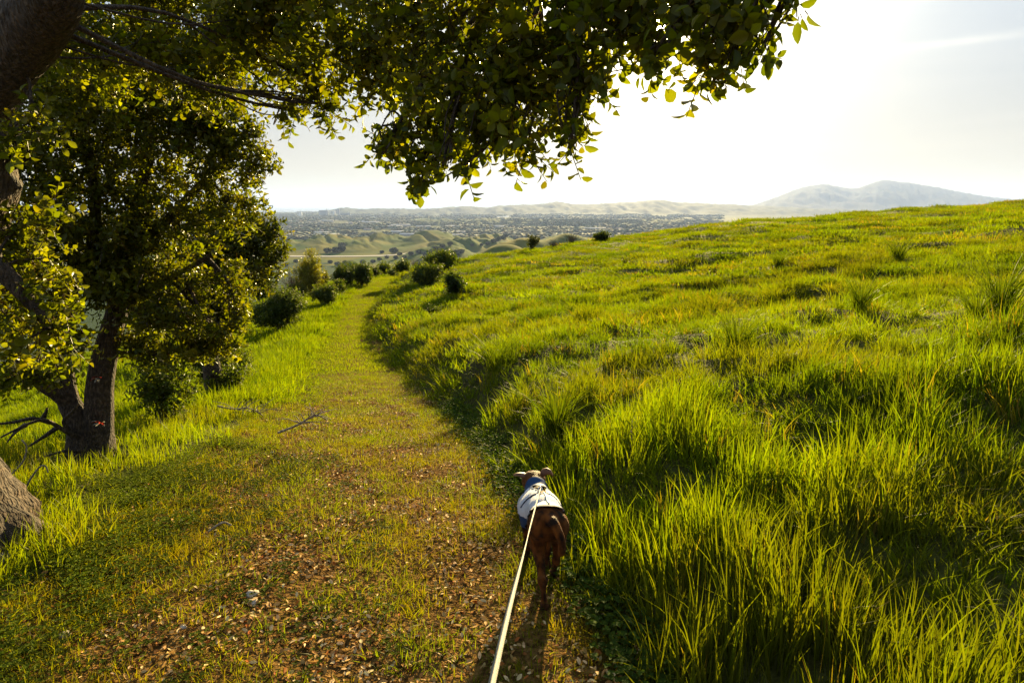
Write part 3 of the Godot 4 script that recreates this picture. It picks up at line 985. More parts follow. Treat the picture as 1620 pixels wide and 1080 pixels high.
func second_oak() -> void:
	var base := G(150, 728)
	var u := -base.z
	var t := thing("forked_oak", base, "oak with two dark stems forking from one base left of the path", "tree")
	var all := limb_part(t, "trunk", [base + Vector3(0.02, -0.15, 0), base + Vector3(0.03, 0.12, 0), P(156, 660, u), P(160, 590, u), P(176, 520, u + 0.1), P(196, 430, u + 0.2), P(215, 330, u + 0.3), P(240, 220, u + 0.3)], [0.21, 0.13, 0.105, 0.095, 0.085, 0.075, 0.06, 0.04], M.bark, 30, 0.2)
	all += limb_part(t, "trunk", [base + Vector3(-0.04, -0.12, 0.05), base + Vector3(-0.06, 0.12, 0.05), P(125, 668, u), P(106, 630, u), P(100, 570, u), P(110, 480, u - 0.1), P(120, 360, u)], [0.16, 0.12, 0.1, 0.085, 0.065, 0.05, 0.035], M.bark, 26, 0.2)
	all += limb_part(t, "limb", [P(112, 640, u), P(88, 622, u - 0.1), P(58, 603, u - 0.2), P(20, 560, u - 0.2)], [0.07, 0.055, 0.045, 0.03], M.bark, 10)
	all += limb_part(t, "limb", [P(176, 520, u + 0.1), P(215, 470, u + 0.3), P(270, 440, u + 0.4), P(340, 400, u + 0.5)], [0.05, 0.04, 0.03, 0.02], M.bark, 8)
	all += limb_part(t, "limb", [P(196, 430, u + 0.2), P(280, 330, u + 0.3), P(360, 250, u + 0.4)], [0.05, 0.035, 0.02], M.bark, 8)
	all += limb_part(t, "limb", [P(150, 470, u), P(145, 400, u), P(150, 300, u), P(120, 160, u)], [0.06, 0.05, 0.04, 0.03], M.bark, 8)
	for q in [[[128, 692], [105, 683], [80, 668], [66, 664], [40, 672], [0, 692]], [[78, 668], [50, 662], [20, 668], [-20, 672]], [[120, 690], [100, 668], [115, 650], [122, 640]], [[90, 676], [70, 690], [45, 706]], [[66, 664], [72, 652], [74, 645]], [[140, 715], [110, 712], [70, 722]], [[40, 672], [25, 682], [10, 700]]]:
		var pts := []
		var radii := []
		for i in q.size():
			pts.append(P(q[i][0], q[i][1], u - 0.1 - 0.12 * i))
			radii.append(lerpf(0.022, 0.006, float(i) / (q.size() - 1)))
		limb_part(t, "dead_branch", pts, radii, M.bark, 6)
	var crown := [[60, 240, 90, 80, 5.3], [170, 250, 100, 90, 5.6], [290, 230, 80, 70, 5.7], [370, 235, 50, 50, 5.8], [405, 262, 32, 32, 5.9], [400, 215, 24, 22, 5.9], [370, 320, 55, 50, 6.0], [280, 340, 85, 80, 5.8], [160, 360, 100, 90, 5.5], [60, 340, 80, 80, 5.2], [230, 440, 70, 55, 5.6], [140, 450, 60, 60, 5.3], [300, 460, 50, 40, 6.0], [180, 170, 110, 60, 5.6], [330, 170, 60, 40, 5.8],
		[290, 512, 48, 26, 5.6], [345, 525, 40, 24, 5.8], [375, 500, 26, 20, 5.9], [240, 500, 50, 24, 5.4], [60, 590, 60, 22, 4.9], [10, 600, 40, 24, 4.8], [40, 480, 70, 70, 5.2], [110, 540, 50, 34, 5.2], [220, 540, 40, 24, 5.6], [310, 545, 40, 16, 5.8], [360, 445, 40, 40, 6.0], [200, 400, 90, 70, 5.7], [30, 420, 60, 60, 5.1], [60, 140, 80, 60, 5.4], [150, 120, 90, 60, 5.6], [250, 140, 80, 60, 5.7], [335, 200, 60, 50, 5.8], [300, 542, 60, 26, 5.8], [250, 562, 54, 26, 5.5], [352, 548, 44, 18, 5.9]]
	var kinds := []
	for i in 4: kinds.append(sprig(0.19, 11, 0.045, 0.025, 0.85))
	var w := [[], [], [], []]
	var c := [[], [], [], []]
	fill(crown, 52.0, 0.19, 0.15, Color(0.11, 0.128, 0.012), Color(0.27, 0.265, 0.018), w, c)
	for k in 4: many("crown", kinds[k], M.leaf, shifted(w[k], base), c[k], t)
	var b := MB.new()
	branches_to(b, crown, all, 0.02, 6)
	for i in b.v.size(): b.v[i] -= base
	obj("branches", b.mesh(), M.bark, t).set_meta("kind", "stuff")
	# small red shoots on the stem
	for q in [[157, 598], [160, 668]]:
		var s := MB.new()
		for i in 9:
			var d := Vector3(rng.randfn(), rng.randf_range(-0.2, 0.9), 1.0 + rng.randf()).normalized()
			s.leaf(d * 0.02, d, Vector3.UP, 0.06, 0.018, 0.2, Color(0.3, 0.03, 0.012) if i % 2 else Color(0.35, 0.33, 0.26))
		var o := obj("shoot", s.mesh(), M.litter, t)
		o.position = P(q[0], q[1], u - 0.12) - base
		o.set_meta("label", "small shoot of red and pale leaves on the stem")

func third_oak() -> void:
	var u := 9.2
	var p := P(335, 560, u)
	var base := V(p.x, ground(p.x, u), u)
	var t := thing("leaning_oak", base, "shadowy oak behind the forked oak, its crown ending above the round bush", "tree")
	var all := limb_part(t, "trunk", [base + Vector3(0, -0.2, 0), P(330, 530, u), P(338, 480, u), P(370, 430, u), P(405, 380, u)], [0.14, 0.1, 0.09, 0.07, 0.04], M.bark, 12)
	all += limb_part(t, "limb", [P(362, 490, u), P(330, 440, u), P(320, 380, u)], [0.08, 0.06, 0.04], M.bark, 8)
	var crown := [[405, 375, 46, 36, 9.2], [430, 365, 26, 20, 9.3], [425, 410, 30, 34, 9.2], [385, 420, 50, 40, 9.0], [340, 410, 55, 55, 8.8], [368, 455, 34, 28, 9.2], [350, 500, 42, 30, 8.8], [325, 548, 50, 24, 8.6], [340, 470, 50, 36, 8.8], [300, 420, 60, 60, 8.6], [350, 350, 60, 40, 9.0], [310, 500, 40, 30, 8.6], [340, 500, 36, 26, 8.8], [320, 535, 40, 22, 8.6], [260, 480, 50, 50, 8.6]]
	var kinds := []
	for i in 3: kinds.append(sprig(0.24, 12, 0.055, 0.032, 0.85))
	var w := [[], [], []]
	var c := [[], [], []]
	fill(crown, 54.0, 0.24, 0.1, Color(0.075, 0.092, 0.011), Color(0.2, 0.2, 0.016), w, c)
	for k in 3: many("crown", kinds[k], M.leaf, shifted(w[k], base), c[k], t)
	var b := MB.new()
	branches_to(b, crown, all, 0.03, 5)
	for i in b.v.size(): b.v[i] -= base
	obj("branches", b.mesh(), M.bark, t).set_meta("kind", "stuff")

# ------------------------------------------------------------------ shrubs
func shrub(called: String, label: String, category: String, px: float, py: float, rx: float, ry: float, u: float, leaf: float, density: float, base_c: Color, young: Color, droop := -0.5, group := "", spread := 0.8) -> Node3D:
	var foot := -G(px, py + ry).z
	var over := absf(foot - u) > u * 0.5
	u = crest(px) if over else foot
	var mid := P(px, py, u)
	var r := Vector3(rx, ry, rx) * (u / FOCAL)
	mid.y = ground(mid.x, u) + r.y * 0.85 if over else mid.y - r.y * 0.12
	var root := V(mid.x, ground(mid.x, u), u)
	var t := thing(called, root, label, category, group)
	var kinds := [sprig(leaf * 3.6, 11, leaf, leaf * 0.5, spread), sprig(leaf * 3.6, 9, leaf * 1.1, leaf * 0.5, spread)]
	var length := leaf * 3.6
	var w := [[], []]
	var c := [[], []]
	var n := int(density * 4.0 * r.x * r.y / (length * length))
	var lobes := []
	for i in 9:
		var o := in_ball()
		lobes.append([mid + o * r * 0.55, 0.42 + 0.15 * rng.randf()])
	var b := MB.new()
	for q in lobes:
		limb(b, [Vector3(0, -0.1, 0), (q[0] - root) * 0.5 + Vector3(rng.randfn(), 0, rng.randfn()) * r.x * 0.1, q[0] - root], [r.x * 0.03, r.x * 0.02, r.x * 0.008], 5, 0.0)
		for i in n / 9:
			var o := in_ball()
			var p: Vector3 = q[0] + o * r * q[1]
			if p.y < ground(p.x, -p.z) - 0.05: continue
			var dir := o + Vector3(rng.randfn(), rng.randfn(), rng.randfn()) * 0.4 - Vector3.UP * droop
			var k := rng.randi() % 2
			w[k].append(Transform3D(aim(dir, rng.randf() * TAU, rng.randf_range(0.7, 1.3)), p - root - dir.normalized() * length * 0.6))
			c[k].append(bake(base_c.lerp(young, pow(rng.randf(), 2.0)), 0.2))
	obj("stem", b.mesh(), M.bark, t).set_meta("kind", "stuff")
	for k in 2: many("crown", kinds[k], M.shrub, w[k], c[k], t)
	return t

func bare_bush(called: String, label: String, px: float, py: float, rx: float, ry: float, u: float, twigs: int, color: Color) -> void:
	var foot := -G(px, py + ry).z
	var over := absf(foot - u) > u * 0.5
	u = crest(px) if over else foot
	var mid := P(px, py, u)
	var r := Vector3(rx, ry, rx) * (u / FOCAL)
	mid.y = ground(mid.x, u) + r.y * 0.85 if over else mid.y - r.y * 0.12
	var root := V(mid.x, ground(mid.x, u), u)
	var t := thing(called, root, label, "bush")
	var b := MB.new()
	for i in twigs:
		var e := mid + in_ball() * r - root
		b.tube([Vector3(rng.randfn() * 0.05, -0.05, rng.randfn() * 0.05), e * Vector3(0.35, 0.55, 0.35), e, e + Vector3(rng.randfn(), 1.0, rng.randfn()) * r.y * 0.2], [0.016, 0.011, 0.006, 0.003], 4, 0, Color.WHITE)
		var f := e * Vector3(0.5, 0.6, 0.5)
		var g := f + Vector3(rng.randfn() * r.x, absf(rng.randfn()) * r.y, rng.randfn() * r.x) * 0.35
		b.tube([f, g], [0.007, 0.003], 4, 0, Color.WHITE)
	obj("stem", b.mesh(), plain(color, 0.9), t).set_meta("kind", "stuff")

func make_shrubs() -> void:
	var dark := Color(0.045, 0.072, 0.014)
	var lime := Color(0.16, 0.19, 0.016)
	shrub("round_bush", "big round green bush on the left verge where the path rises", "bush", 440, 488, 56, 42, 15.5, 0.05, 26, dark, lime)
	shrub("round_bush", "smaller round bush just behind the big one on the left verge", "bush", 511, 463, 27, 21, 22, 0.06, 26, dark, lime)
	shrub("sapling", "tall yellow-green feathery sapling rising behind the left verge", "tree", 490, 426, 30, 44, 26, 0.07, 15, Color(0.17, 0.17, 0.02), Color(0.28, 0.26, 0.03), -1.6)
	shrub("sapling", "low yellow-green sapling leaning right of the tall feathery one", "tree", 514, 440, 10, 18, 26, 0.07, 13, Color(0.13, 0.14, 0.02), Color(0.2, 0.2, 0.03), -1.4)
	bare_bush("bare_bush", "brown leafless bush between the oak crown and the feathery sapling", 464, 446, 24, 26, 25, 110, Color(0.13, 0.085, 0.06))
	shrub("dark_bush", "olive bush in the verge row, right of the feathery sapling", "bush", 540, 432, 24, 23, 33, 0.09, 24, dark, Color(0.1, 0.11, 0.02))
	shrub("dark_bush", "green bush in the verge row with a pointed top", "bush", 570, 430, 25, 22, 34, 0.09, 24, dark, lime)
	shrub("dark_bush", "small dark bush alone near the far bend of the path", "bush", 606, 421, 15, 14, 42, 0.1, 24, dark, lime)
	bare_bush("bare_bush", "low brown twiggy bush left of the small dark bush at the bend", 592, 428, 14, 8, 43, 60, Color(0.14, 0.085, 0.06))
	shrub("dark_bush", "bush at the far end of the path, left of the bare brown twigs", "bush", 637, 414, 17, 14, 47, 0.1, 24, dark, lime)
	bare_bush("bare_bush", "reddish brown twigs beside the bush at the far end of the path", 656, 413, 10, 9, 48, 60, Color(0.16, 0.1, 0.07))
	shrub("mounded_bush", "taller of two mounded bushes at the right of the path's far end", "bush", 694, 410, 34, 24, 44, 0.1, 28, dark, lime)
	shrub("mounded_bush", "lower front one of two mounded bushes at the path's far end", "bush", 674, 428, 33, 24, 39, 0.1, 28, dark, lime)
	shrub("dark_bush", "dark bush alone on the grassy bank below the mounded bushes", "bush", 719, 447, 23, 20, 31, 0.08, 26, Color(0.035, 0.055, 0.014), Color(0.07, 0.1, 0.016))
	shrub("low_bush", "low dark bush sunk in the grass at the bank's edge", "bush", 686, 490, 19, 10, 21, 0.05, 18, Color(0.04, 0.06, 0.014), lime)
	shrub("ridge_bush", "open twiggy bush on the hill's skyline, leftmost one there", "bush", 842, 373, 13, 14, 56, 0.1, 15, Color(0.045, 0.055, 0.02), Color(0.08, 0.09, 0.02), -0.9)
	bare_bush("bare_bush", "thin bare bush on the skyline between two leafy bushes", 905, 370, 13, 10, 57, 60, Color(0.12, 0.1, 0.06))
	bare_bush("bare_bush", "faint low twigs on the skyline beside the open twiggy bush", 876, 376, 12, 6, 57, 40, Color(0.12, 0.1, 0.06))
	shrub("ridge_bush", "compact dark bush on the hill's skyline, rightmost one there", "bush", 952, 362, 17, 8, 55, 0.1, 26, Color(0.035, 0.05, 0.015), Color(0.06, 0.08, 0.016))
	shrub("leafy_shrub", "leafy green shrub growing behind the forked oak's stem", "bush", 255, 612, 85, 55, 6.4, 0.04, 12, Color(0.07, 0.1, 0.014), lime, 0.2)
	shrub("leafy_shrub", "spreading light green shrub between the leafy shrub and the grass verge", "bush", 330, 570, 88, 48, 7.4, 0.04, 18, Color(0.08, 0.11, 0.014), lime, 0.1)
	shrub("leafy_shrub", "green shrub under the leaning oak by the verge", "bush", 360, 545, 40, 24, 8.6, 0.04, 12, dark, lime, -0.2)
	bare_bush("bare_bush", "wide brown leafless brush under the forked oak's crown at the left edge", 25, 618, 90, 20, 14, 240, Color(0.15, 0.11, 0.07))
	shrub("hedge_bush", "low ragged bush filling the gap right of the smaller round bush", "bush", 535, 452, 16, 12, 28, 0.08, 18, dark, lime, -0.9)
	shrub("hedge_bush", "straggly green bush between the pointed bush and the bend", "bush", 592, 428, 13, 11, 40, 0.09, 18, dark, lime, -0.9)
	shrub("hedge_bush", "small loose bush just left of the bush at the path's far end", "bush", 622, 420, 11, 9, 44, 0.1, 18, dark, lime, -0.9)
	shrub("hedge_bush", "yellowish loose bush under the feathery sapling's left side", "bush", 468, 458, 22, 18, 24, 0.07, 14, Color(0.1, 0.11, 0.02), Color(0.18, 0.18, 0.03), -0.9)
	shrub("hedge_bush", "ragged bush half hidden behind the big round bush", "bush", 415, 470, 30, 30, 19, 0.06, 18, dark, lime, -0.9)
	shrub("leafy_shrub", "light green shrub filling the gap directly behind the forked oak's right stem", "bush", 222, 585, 46, 60, 7.0, 0.04, 14, Color(0.08, 0.11, 0.014), lime, 0.0)
	shrub("leafy_shrub", "low leafy shrub at the foot of the leaning oak, nearest the path", "bush", 358, 598, 40, 30, 7.8, 0.04, 14, Color(0.08, 0.11, 0.014), lime, 0.0)
	# weeds and tufts standing out of the hillside grass
	shrub("thistle", "dark thistle-like weed left of the pale one on the hillside", "weed", 990, 414, 9, 7, 24, 0.07, 9, Color(0.03, 0.04, 0.015), Color(0.06, 0.07, 0.02), -1.2)
	shrub("thistle", "pale stalky weed in the middle of the hillside grass", "weed", 1024, 417, 16, 6, 24, 0.07, 6, Color(0.18, 0.17, 0.09), Color(0.25, 0.23, 0.14), -1.2)
	shrub("thistle", "dark leafy weed on the hillside below the pale stalky one", "weed", 1128, 427, 10, 7, 23, 0.06, 9, Color(0.04, 0.055, 0.015), Color(0.07, 0.09, 0.02), -1.2)
	shrub("silver_weed", "silvery pale-leaved plant in the grass at the right side", "weed", 1500, 512, 16, 20, 9.5, 0.06, 9, Color(0.3, 0.31, 0.2), Color(0.38, 0.38, 0.27), -1.4, "", 0.5)
	# grass tussocks taller than what grows round them
	var b := MB.new()
	for i in 130:
		var a := rng.randf() * TAU
		var l := rng.randf_range(0.2, 0.9)
		b.blade(Vector3(cos(a), 0, sin(a)) * rng.randf() * 0.12, Vector3(cos(a), 0, sin(a)) * l, rng.randf_range(0.35, 0.7), 0.009, rng.randf() * PI, bake(Color(0.075, 0.105, 0.012), 0.25))
	var tuft := b.mesh()
	for q in [[1580, 500, 1.0, "large dark grass tussock at the right edge beside the silvery plant"], [1545, 512, 0.7, "smaller grass tussock touching the silvery plant's right side"], [1360, 495, 0.8, "dark grass tussock left of the silvery plant on the slope"], [1165, 560, 0.8, "broad grass tussock in the middle of the slope"], [1232, 424, 0.9, "low tussock on the upper slope right of the leafy weed"], [1420, 415, 1.2, "wide dark tussock high on the slope at the right"], [785, 590, 0.9, "tussock leaning over the bank beside the path"], [880, 690, 0.8, "tall tussock at the bank's edge above the dog"]]:
		var at := G(q[0], q[1])
		var o := obj("grass_tussock", tuft, M.grass)
		o.position = at
		o.rotation.y = q[0]
		o.scale = Vector3.ONE * q[2]
		tag(o, q[3], "grass tuft")
	# fallen boughs, twigs and stones
	var n := 0
	for q in [[[[345, 652], [372, 657], [392, 655], [412, 664], [432, 682]], "pale forked fallen branch lying at the left edge of the path"], [[[440, 688], [470, 676], [490, 664], [502, 660], [518, 668]], "thin grey fallen branch beside the forked one, nearer the path"], [[[34, 792], [46, 766], [62, 744], [72, 742], [76, 752]], "bent bleached twig standing in the grass beside the near trunk"], [[[12, 760], [36, 735], [42, 712], [34, 700]], "dark broken stick leaning in the grass left of the forked oak"], [[[330, 846], [352, 832], [366, 836]], "thin pale twig lying on the clover left of the path"]]:
		var start := G(q[0][0][0], q[0][0][1] + 14)
		var u := -start.z
		var o := thing("fallen_branch", start, q[1], "branch")
		var bb := MB.new()
		var pts := []
		var radii := []
		for i in q[0].size():
			pts.append(P(q[0][i][0], q[0][i][1], u) - start)
			radii.append(lerpf(0.011 if n < 2 else 0.006, 0.004, float(i) / q[0].size()))
		for i in pts.size(): pts[i] += Vector3(0, 0.07 if n == 0 else 0.02, 0)
		limb(bb, pts, radii, 7)
		obj("stem", bb.mesh(), M.dead, o)
		if n < 2:
			bb = MB.new()
			for i in 16:
				var p: Vector3 = pts[1].lerp(pts[-2], rng.randf())
				var e := p + Vector3(rng.randfn() * 0.16, rng.randf_range(-0.02, 0.14), rng.randfn() * 0.12)
				bb.tube([p, p.lerp(e, 0.5) + Vector3(0, 0.02, 0), e], [0.005, 0.004, 0.002], 5)
			obj("side_twig", bb.mesh(), M.dead, o).set_meta("kind", "stuff")
		n += 1
	for q in [[398, 946, 0.028, "larger pale stone lying on the bare patch left of the leash"], [399, 958, 0.022, "grey stone just below the larger pale stone"], [101, 1010, 0.022, "whitish stone in the clover at the lower left"], [428, 749, 0.018, "small white stone in the grass left of the path's middle"], [290, 996, 0.014, "little tan stone at the left end of the bare patch"]]:
		var at := G(q[0], q[1])
		b = MB.new()
		for r in 7:
			for k in 10:
				var d := Vector3(cos(TAU * k / 10) * sin(PI * r / 6), cos(PI * r / 6) * 0.65, sin(TAU * k / 10) * sin(PI * r / 6))
				b.v.append(d * q[2] * (1.0 + 0.35 * noise.get_noise_3d(d.x * 25 + q[0], d.y * 25, d.z * 25)))
				b.n.append(d)
				b.c.append(Color.WHITE)
			if r: b.quad_rings((r - 1) * 10, r * 10, 10)
		b.soften()
		var o := obj("stone", b.mesh(), M.stone)
		o.position = at + Vector3(0, q[2] * 0.4, 0)
		tag(o, q[3], "stone")

# ------------------------------------------------------------------ dog
func make_dog() -> void:
	var root := V(0.13, ground(0.13, 2.85), 2.85)
	var t := thing("dog", root, "brown dog in a white and blue vest walking away down the path", "dog")
	var gy := func(x: float, u: float) -> float: return ground(x, u) + 0.012
	var L := func(x: float, y: float, u: float) -> Vector3: return V(x, y, u) - root
	var bone := func(a: Vector3, b: Vector3, ra: float, rb: float) -> Array: return [a, b, ra, rb]
	var pelvis: Vector3 = L.call(0.15, 0.288, 2.69)
	var loin: Vector3 = L.call(0.142, 0.272, 2.81)
	var rib: Vector3 = L.call(0.13, 0.228, 2.93)
	var chest: Vector3 = L.call(0.122, 0.2, 3.02)
	var withers: Vector3 = L.call(0.122, 0.25, 3.01)
	var neck: Vector3 = L.call(0.115, 0.272, 3.11)
	var skull: Vector3 = L.call(0.108, 0.268, 3.195)
	var torso := [
		bone.call(pelvis + Vector3(-0.022, 0, 0), pelvis + Vector3(0.026, 0, 0), 0.056, 0.056),
		bone.call(pelvis, loin, 0.064, 0.057), bone.call(loin, rib, 0.058, 0.078), bone.call(rib, chest, 0.078, 0.072),
		bone.call(rib + Vector3(-0.016, -0.015, 0), chest + Vector3(-0.02, 0.0, 0), 0.068, 0.062), bone.call(rib + Vector3(0.016, -0.015, 0), chest + Vector3(0.02, 0.0, 0), 0.068, 0.062),
		bone.call(loin + Vector3(0, 0.015, 0), withers, 0.045, 0.045),
		bone.call(withers, neck, 0.044, 0.031), bone.call(chest, neck, 0.05, 0.031)]
	var legs := []
	# left hind leg pushing off behind, right hind leg swung forward under the belly
	var feet := [[Vector2(0.133, 2.605), Vector2(0.178, 2.93)], [Vector2(0.072, 3.07), Vector2(0.165, 2.97)]]
	var paw: Vector3 = L.call(0.136, gy.call(0.136, 2.6), 2.6)
	legs += [bone.call(L.call(0.118, 0.265, 2.69), L.call(0.112, 0.165, 2.735), 0.052, 0.03), bone.call(L.call(0.112, 0.165, 2.735), L.call(0.128, 0.06, 2.625), 0.029, 0.0135),
		bone.call(L.call(0.128, 0.06, 2.625), paw + Vector3(0, 0.018, 0), 0.0135, 0.012), bone.call(paw + Vector3(0, 0.004, 0.004), paw + Vector3(0, 0.002, -0.03), 0.017, 0.015), bone.call(L.call(0.128, 0.06, 2.625), L.call(0.128, 0.075, 2.605), 0.013, 0.008)]
	var paw2: Vector3 = L.call(0.188, gy.call(0.188, 2.92), 2.9)
	legs += [bone.call(L.call(0.192, 0.265, 2.69), L.call(0.204, 0.165, 2.785), 0.05, 0.03), bone.call(L.call(0.204, 0.165, 2.785), L.call(0.197, 0.05, 2.8), 0.028, 0.0135),
		bone.call(L.call(0.197, 0.05, 2.8), paw2 + Vector3(0, 0.012, 0.01), 0.0135, 0.012), bone.call(paw2, paw2 + Vector3(0, -0.002, -0.03), 0.016, 0.014)]
	var paw3: Vector3 = L.call(0.072, gy.call(0.072, 3.06), 3.06)
	legs += [bone.call(L.call(0.092, 0.2, 3.04), L.call(0.078, 0.115, 3.0), 0.045, 0.028), bone.call(L.call(0.078, 0.115, 3.0), L.call(0.072, 0.0, 3.045), 0.026, 0.016), bone.call(L.call(0.072, 0.0, 3.045), paw3 + Vector3(0, 0.01, 0), 0.016, 0.014), bone.call(paw3, paw3 + Vector3(0, 0, -0.025), 0.016, 0.015)]
	var paw4: Vector3 = L.call(0.165, gy.call(0.165, 2.98), 2.98)
	legs += [bone.call(L.call(0.158, 0.2, 3.04), L.call(0.164, 0.115, 3.0), 0.045, 0.028), bone.call(L.call(0.164, 0.115, 3.0), L.call(0.165, 0.01, 2.985), 0.026, 0.016), bone.call(L.call(0.165, 0.01, 2.985), paw4 + Vector3(0, 0.01, 0), 0.016, 0.014), bone.call(paw4, paw4 + Vector3(0, 0, -0.025), 0.016, 0.015)]
	var tail := smooth_line([L.call(0.158, 0.322, 2.655), L.call(0.17, 0.328, 2.615), L.call(0.188, 0.3, 2.58), L.call(0.202, 0.262, 2.565), L.call(0.204, 0.222, 2.572), L.call(0.198, 0.2, 2.585)], 2)
	var rest := []
	for i in tail.size() - 1:
		rest.append([tail[i], tail[i + 1], lerpf(0.014, 0.005, float(i) / tail.size()), lerpf(0.014, 0.005, float(i + 1) / tail.size())])
	rest += [bone.call(neck, skull, 0.033, 0.04), bone.call(skull + Vector3(-0.012, 0, 0), skull + Vector3(0.012, 0, 0), 0.044, 0.044), bone.call(skull + Vector3(-0.018, -0.016, -0.015), skull + Vector3(0.018, -0.016, -0.015), 0.034, 0.034),
		bone.call(skull + Vector3(0, -0.018, -0.03), skull + Vector3(-0.002, -0.05, -0.105), 0.03, 0.021), bone.call(skull + Vector3(0, -0.045, -0.02), skull + Vector3(-0.002, -0.066, -0.09), 0.02, 0.014)]
	var skin: MB = body_net(torso + legs + rest, 0.0048, 0.0, 0.026)[0]
	for i in skin.v.size():
		var p := skin.v[i] + root
		var k := fine.get_noise_3d(p.x * 900.0, p.y * 1100.0, p.z * 600.0) * 0.5 + noise.get_noise_3d(p.x * 500.0, p.y * 160.0, p.z * 500.0) * 0.6
		var c := Color(0.19, 0.06, 0.011).lerp(Color(0.018, 0.008, 0.004), clampf(0.45 + k * 1.7, 0, 1))
		if p.y < root.y + 0.06: c = c.lerp(Color(0.02, 0.012, 0.008), 0.5)
		if -p.z > 3.14: c = c.lerp(Color(0.16, 0.062, 0.018), 0.75)
		skin.c[i] = c
		skin.v[i] += skin.n[i] * 0.0012 * fine.get_noise_3d(p.x * 3000.0, p.y * 3000.0, p.z * 3000.0)
	var fur := plain(Color.WHITE, 0.5, true)
	fur.rim_enabled = true
	fur.rim = 0.05
	fur.rim_tint = 1.0
	fur.metallic_specular = 0.16
	triplanar(fur, 28.0, false)
	fur.heightmap_enabled = true
	fur.heightmap_texture = bump_tex(0.12, 256, 61)
	fur.heightmap_scale = 0.35
	obj("body", skin.mesh(), fur, t)
	# ears: thin soft flaps held out sideways, tips folding down
	var earm := leafy(0.35, 0.55, Color(1, 0.5, 0.3))
	for s in [-1.0, 1.0]:
		var b := MB.new()
		var w := [0.02, 0.021, 0.018, 0.013, 0.008, 0.002]
		var from: Vector3 = skull + Vector3(s * 0.03, 0.026, 0.004)
		var line := [from, from + Vector3(s * 0.018, 0.008, 0.003), from + Vector3(s * 0.036, 0.013, 0.008), from + Vector3(s * 0.052, 0.015, 0.012), from + Vector3(s * 0.064, 0.014, 0.016), from + Vector3(s * 0.072, 0.012, 0.018)]
		if s > 0: line = [from, from + Vector3(0.016, 0.018, 0.003), from + Vector3(0.036, 0.027, 0.008), from + Vector3(0.054, 0.024, 0.014), from + Vector3(0.064, 0.01, 0.022), from + Vector3(0.062, -0.008, 0.028)]
		for i in 6:
			for k in 10:
				var a := TAU * k / 10
				var across := Vector3(0, -0.75, 0.5).normalized() if s > 0 else Vector3(0, -0.3, 0.95).normalized()
				var thick := (Vector3(0, 0.5, 0.75) if s > 0 else Vector3(0, 0.95, 0.3)).normalized() * (0.003 if i < 5 else 0.0015)
				var p: Vector3 = line[i] + across * cos(a) * w[i] + thick * sin(a) - thick.normalized() * cos(a) * cos(a) * 0.006
				b.v.append(p)
				b.n.append(Vector3.UP)
				b.c.append(Color(0.13, 0.05, 0.016) if i < 4 else Color(0.22, 0.1, 0.04))
			if i: b.quad_rings((i - 1) * 10, i * 10, 10)
		b.soften()
		obj("ear", b.mesh(), earm, t)
	for s in [-1.0, 1.0]:
		obj("eye", ball(0.007), plain(Color(0.01, 0.006, 0.004), 0.1), t).position = skull + Vector3(s * 0.026, -0.004, -0.047)
	obj("nose", ball(0.011), plain(Color(0.008, 0.007, 0.007), 0.3), t).position = skull + Vector3(-0.002, -0.046, -0.126)
	# vest: shells a little outside the body
	var shape := torso + [legs[0], legs[5], legs[9], legs[13]]
	var near: MB = body_net(shape, 0.0055, 0.009, 0.026)[0]
	var over: MB = body_net(shape, 0.0055, 0.0115, 0.026)[0]
	var neck_shell: MB = body_net(torso + [rest[-5], rest[-4]], 0.0055, 0.013, 0.026)[0]
	var mid := func(p: Vector3) -> Vector3:          # the body's centre line beside p
		var u: float = -(p.z + root.z)
		var k := clampf((u - 2.69) / 0.34, 0, 1.3)
		return Vector3(lerpf(pelvis.x, chest.x, k), lerpf(pelvis.y, chest.y, k) + 0.02, p.z)
	var ahead := func(p: Vector3) -> float: return -(p.z + root.z)
	var hem := func(p: Vector3) -> float:            # positive in front of the rear hem
		var m: Vector3 = mid.call(p)
		var low := clampf((m.y + 0.05 - p.y) * 1.5, -0.05, 0.2)
		return ahead.call(p) - 2.7 - low * 0.9
	var hole := func(p: Vector3) -> float:           # positive inside the opening at the withers
		var m: Vector3 = mid.call(p)
		if p.y < m.y: return -1.0
		var u: float = ahead.call(p)
		return minf(0.036 - absf(p.x - m.x - 0.006) * lerpf(1.0, 2.2, clampf((3.0 - u) / 0.09, 0, 1)), minf(3.02 + absf(p.x - m.x - 0.004) * 0.55 - u, u - 2.88))
	var white := triplanar(plain(Color(0.7, 0.72, 0.8), 0.75), 60.0, false)
	white.heightmap_enabled = true
	white.heightmap_texture = bump_tex(0.06, 256, 40)
	white.heightmap_scale = 0.3
	var blue := plain(Color(0.014, 0.045, 0.12), 0.65)
	blue.rim_enabled = true
	blue.rim = 0.05
	blue.metallic_specular = 0.25
	var navy := plain(Color(0.012, 0.025, 0.06), 0.7)
	var pale := plain(Color(0.22, 0.36, 0.5), 0.6)
	var vest := Node3D.new()
	vest.name = "vest"
	t.add_child(vest)
	vest.set_meta("label", "white vest with blue sides, blue collar and an opening at the withers")
	var top := cut(over, func(p):
		var m: Vector3 = mid.call(p)
		return minf(minf(hem.call(p), 3.06 - ahead.call(p)), minf(p.y - m.y + 0.035 + 0.1 * (2.85 - ahead.call(p)), -hole.call(p))))
	for i in top.v.size():                            # soft creases across the back
		var p := top.v[i]
		top.v[i] += top.n[i] * 0.0022 * sin(p.z * 150.0 + p.x * 60.0 + 3.0 * noise.get_noise_3d(p.x * 200, p.y * 200, p.z * 200))
	obj("back_panel", top.mesh(), white, vest)
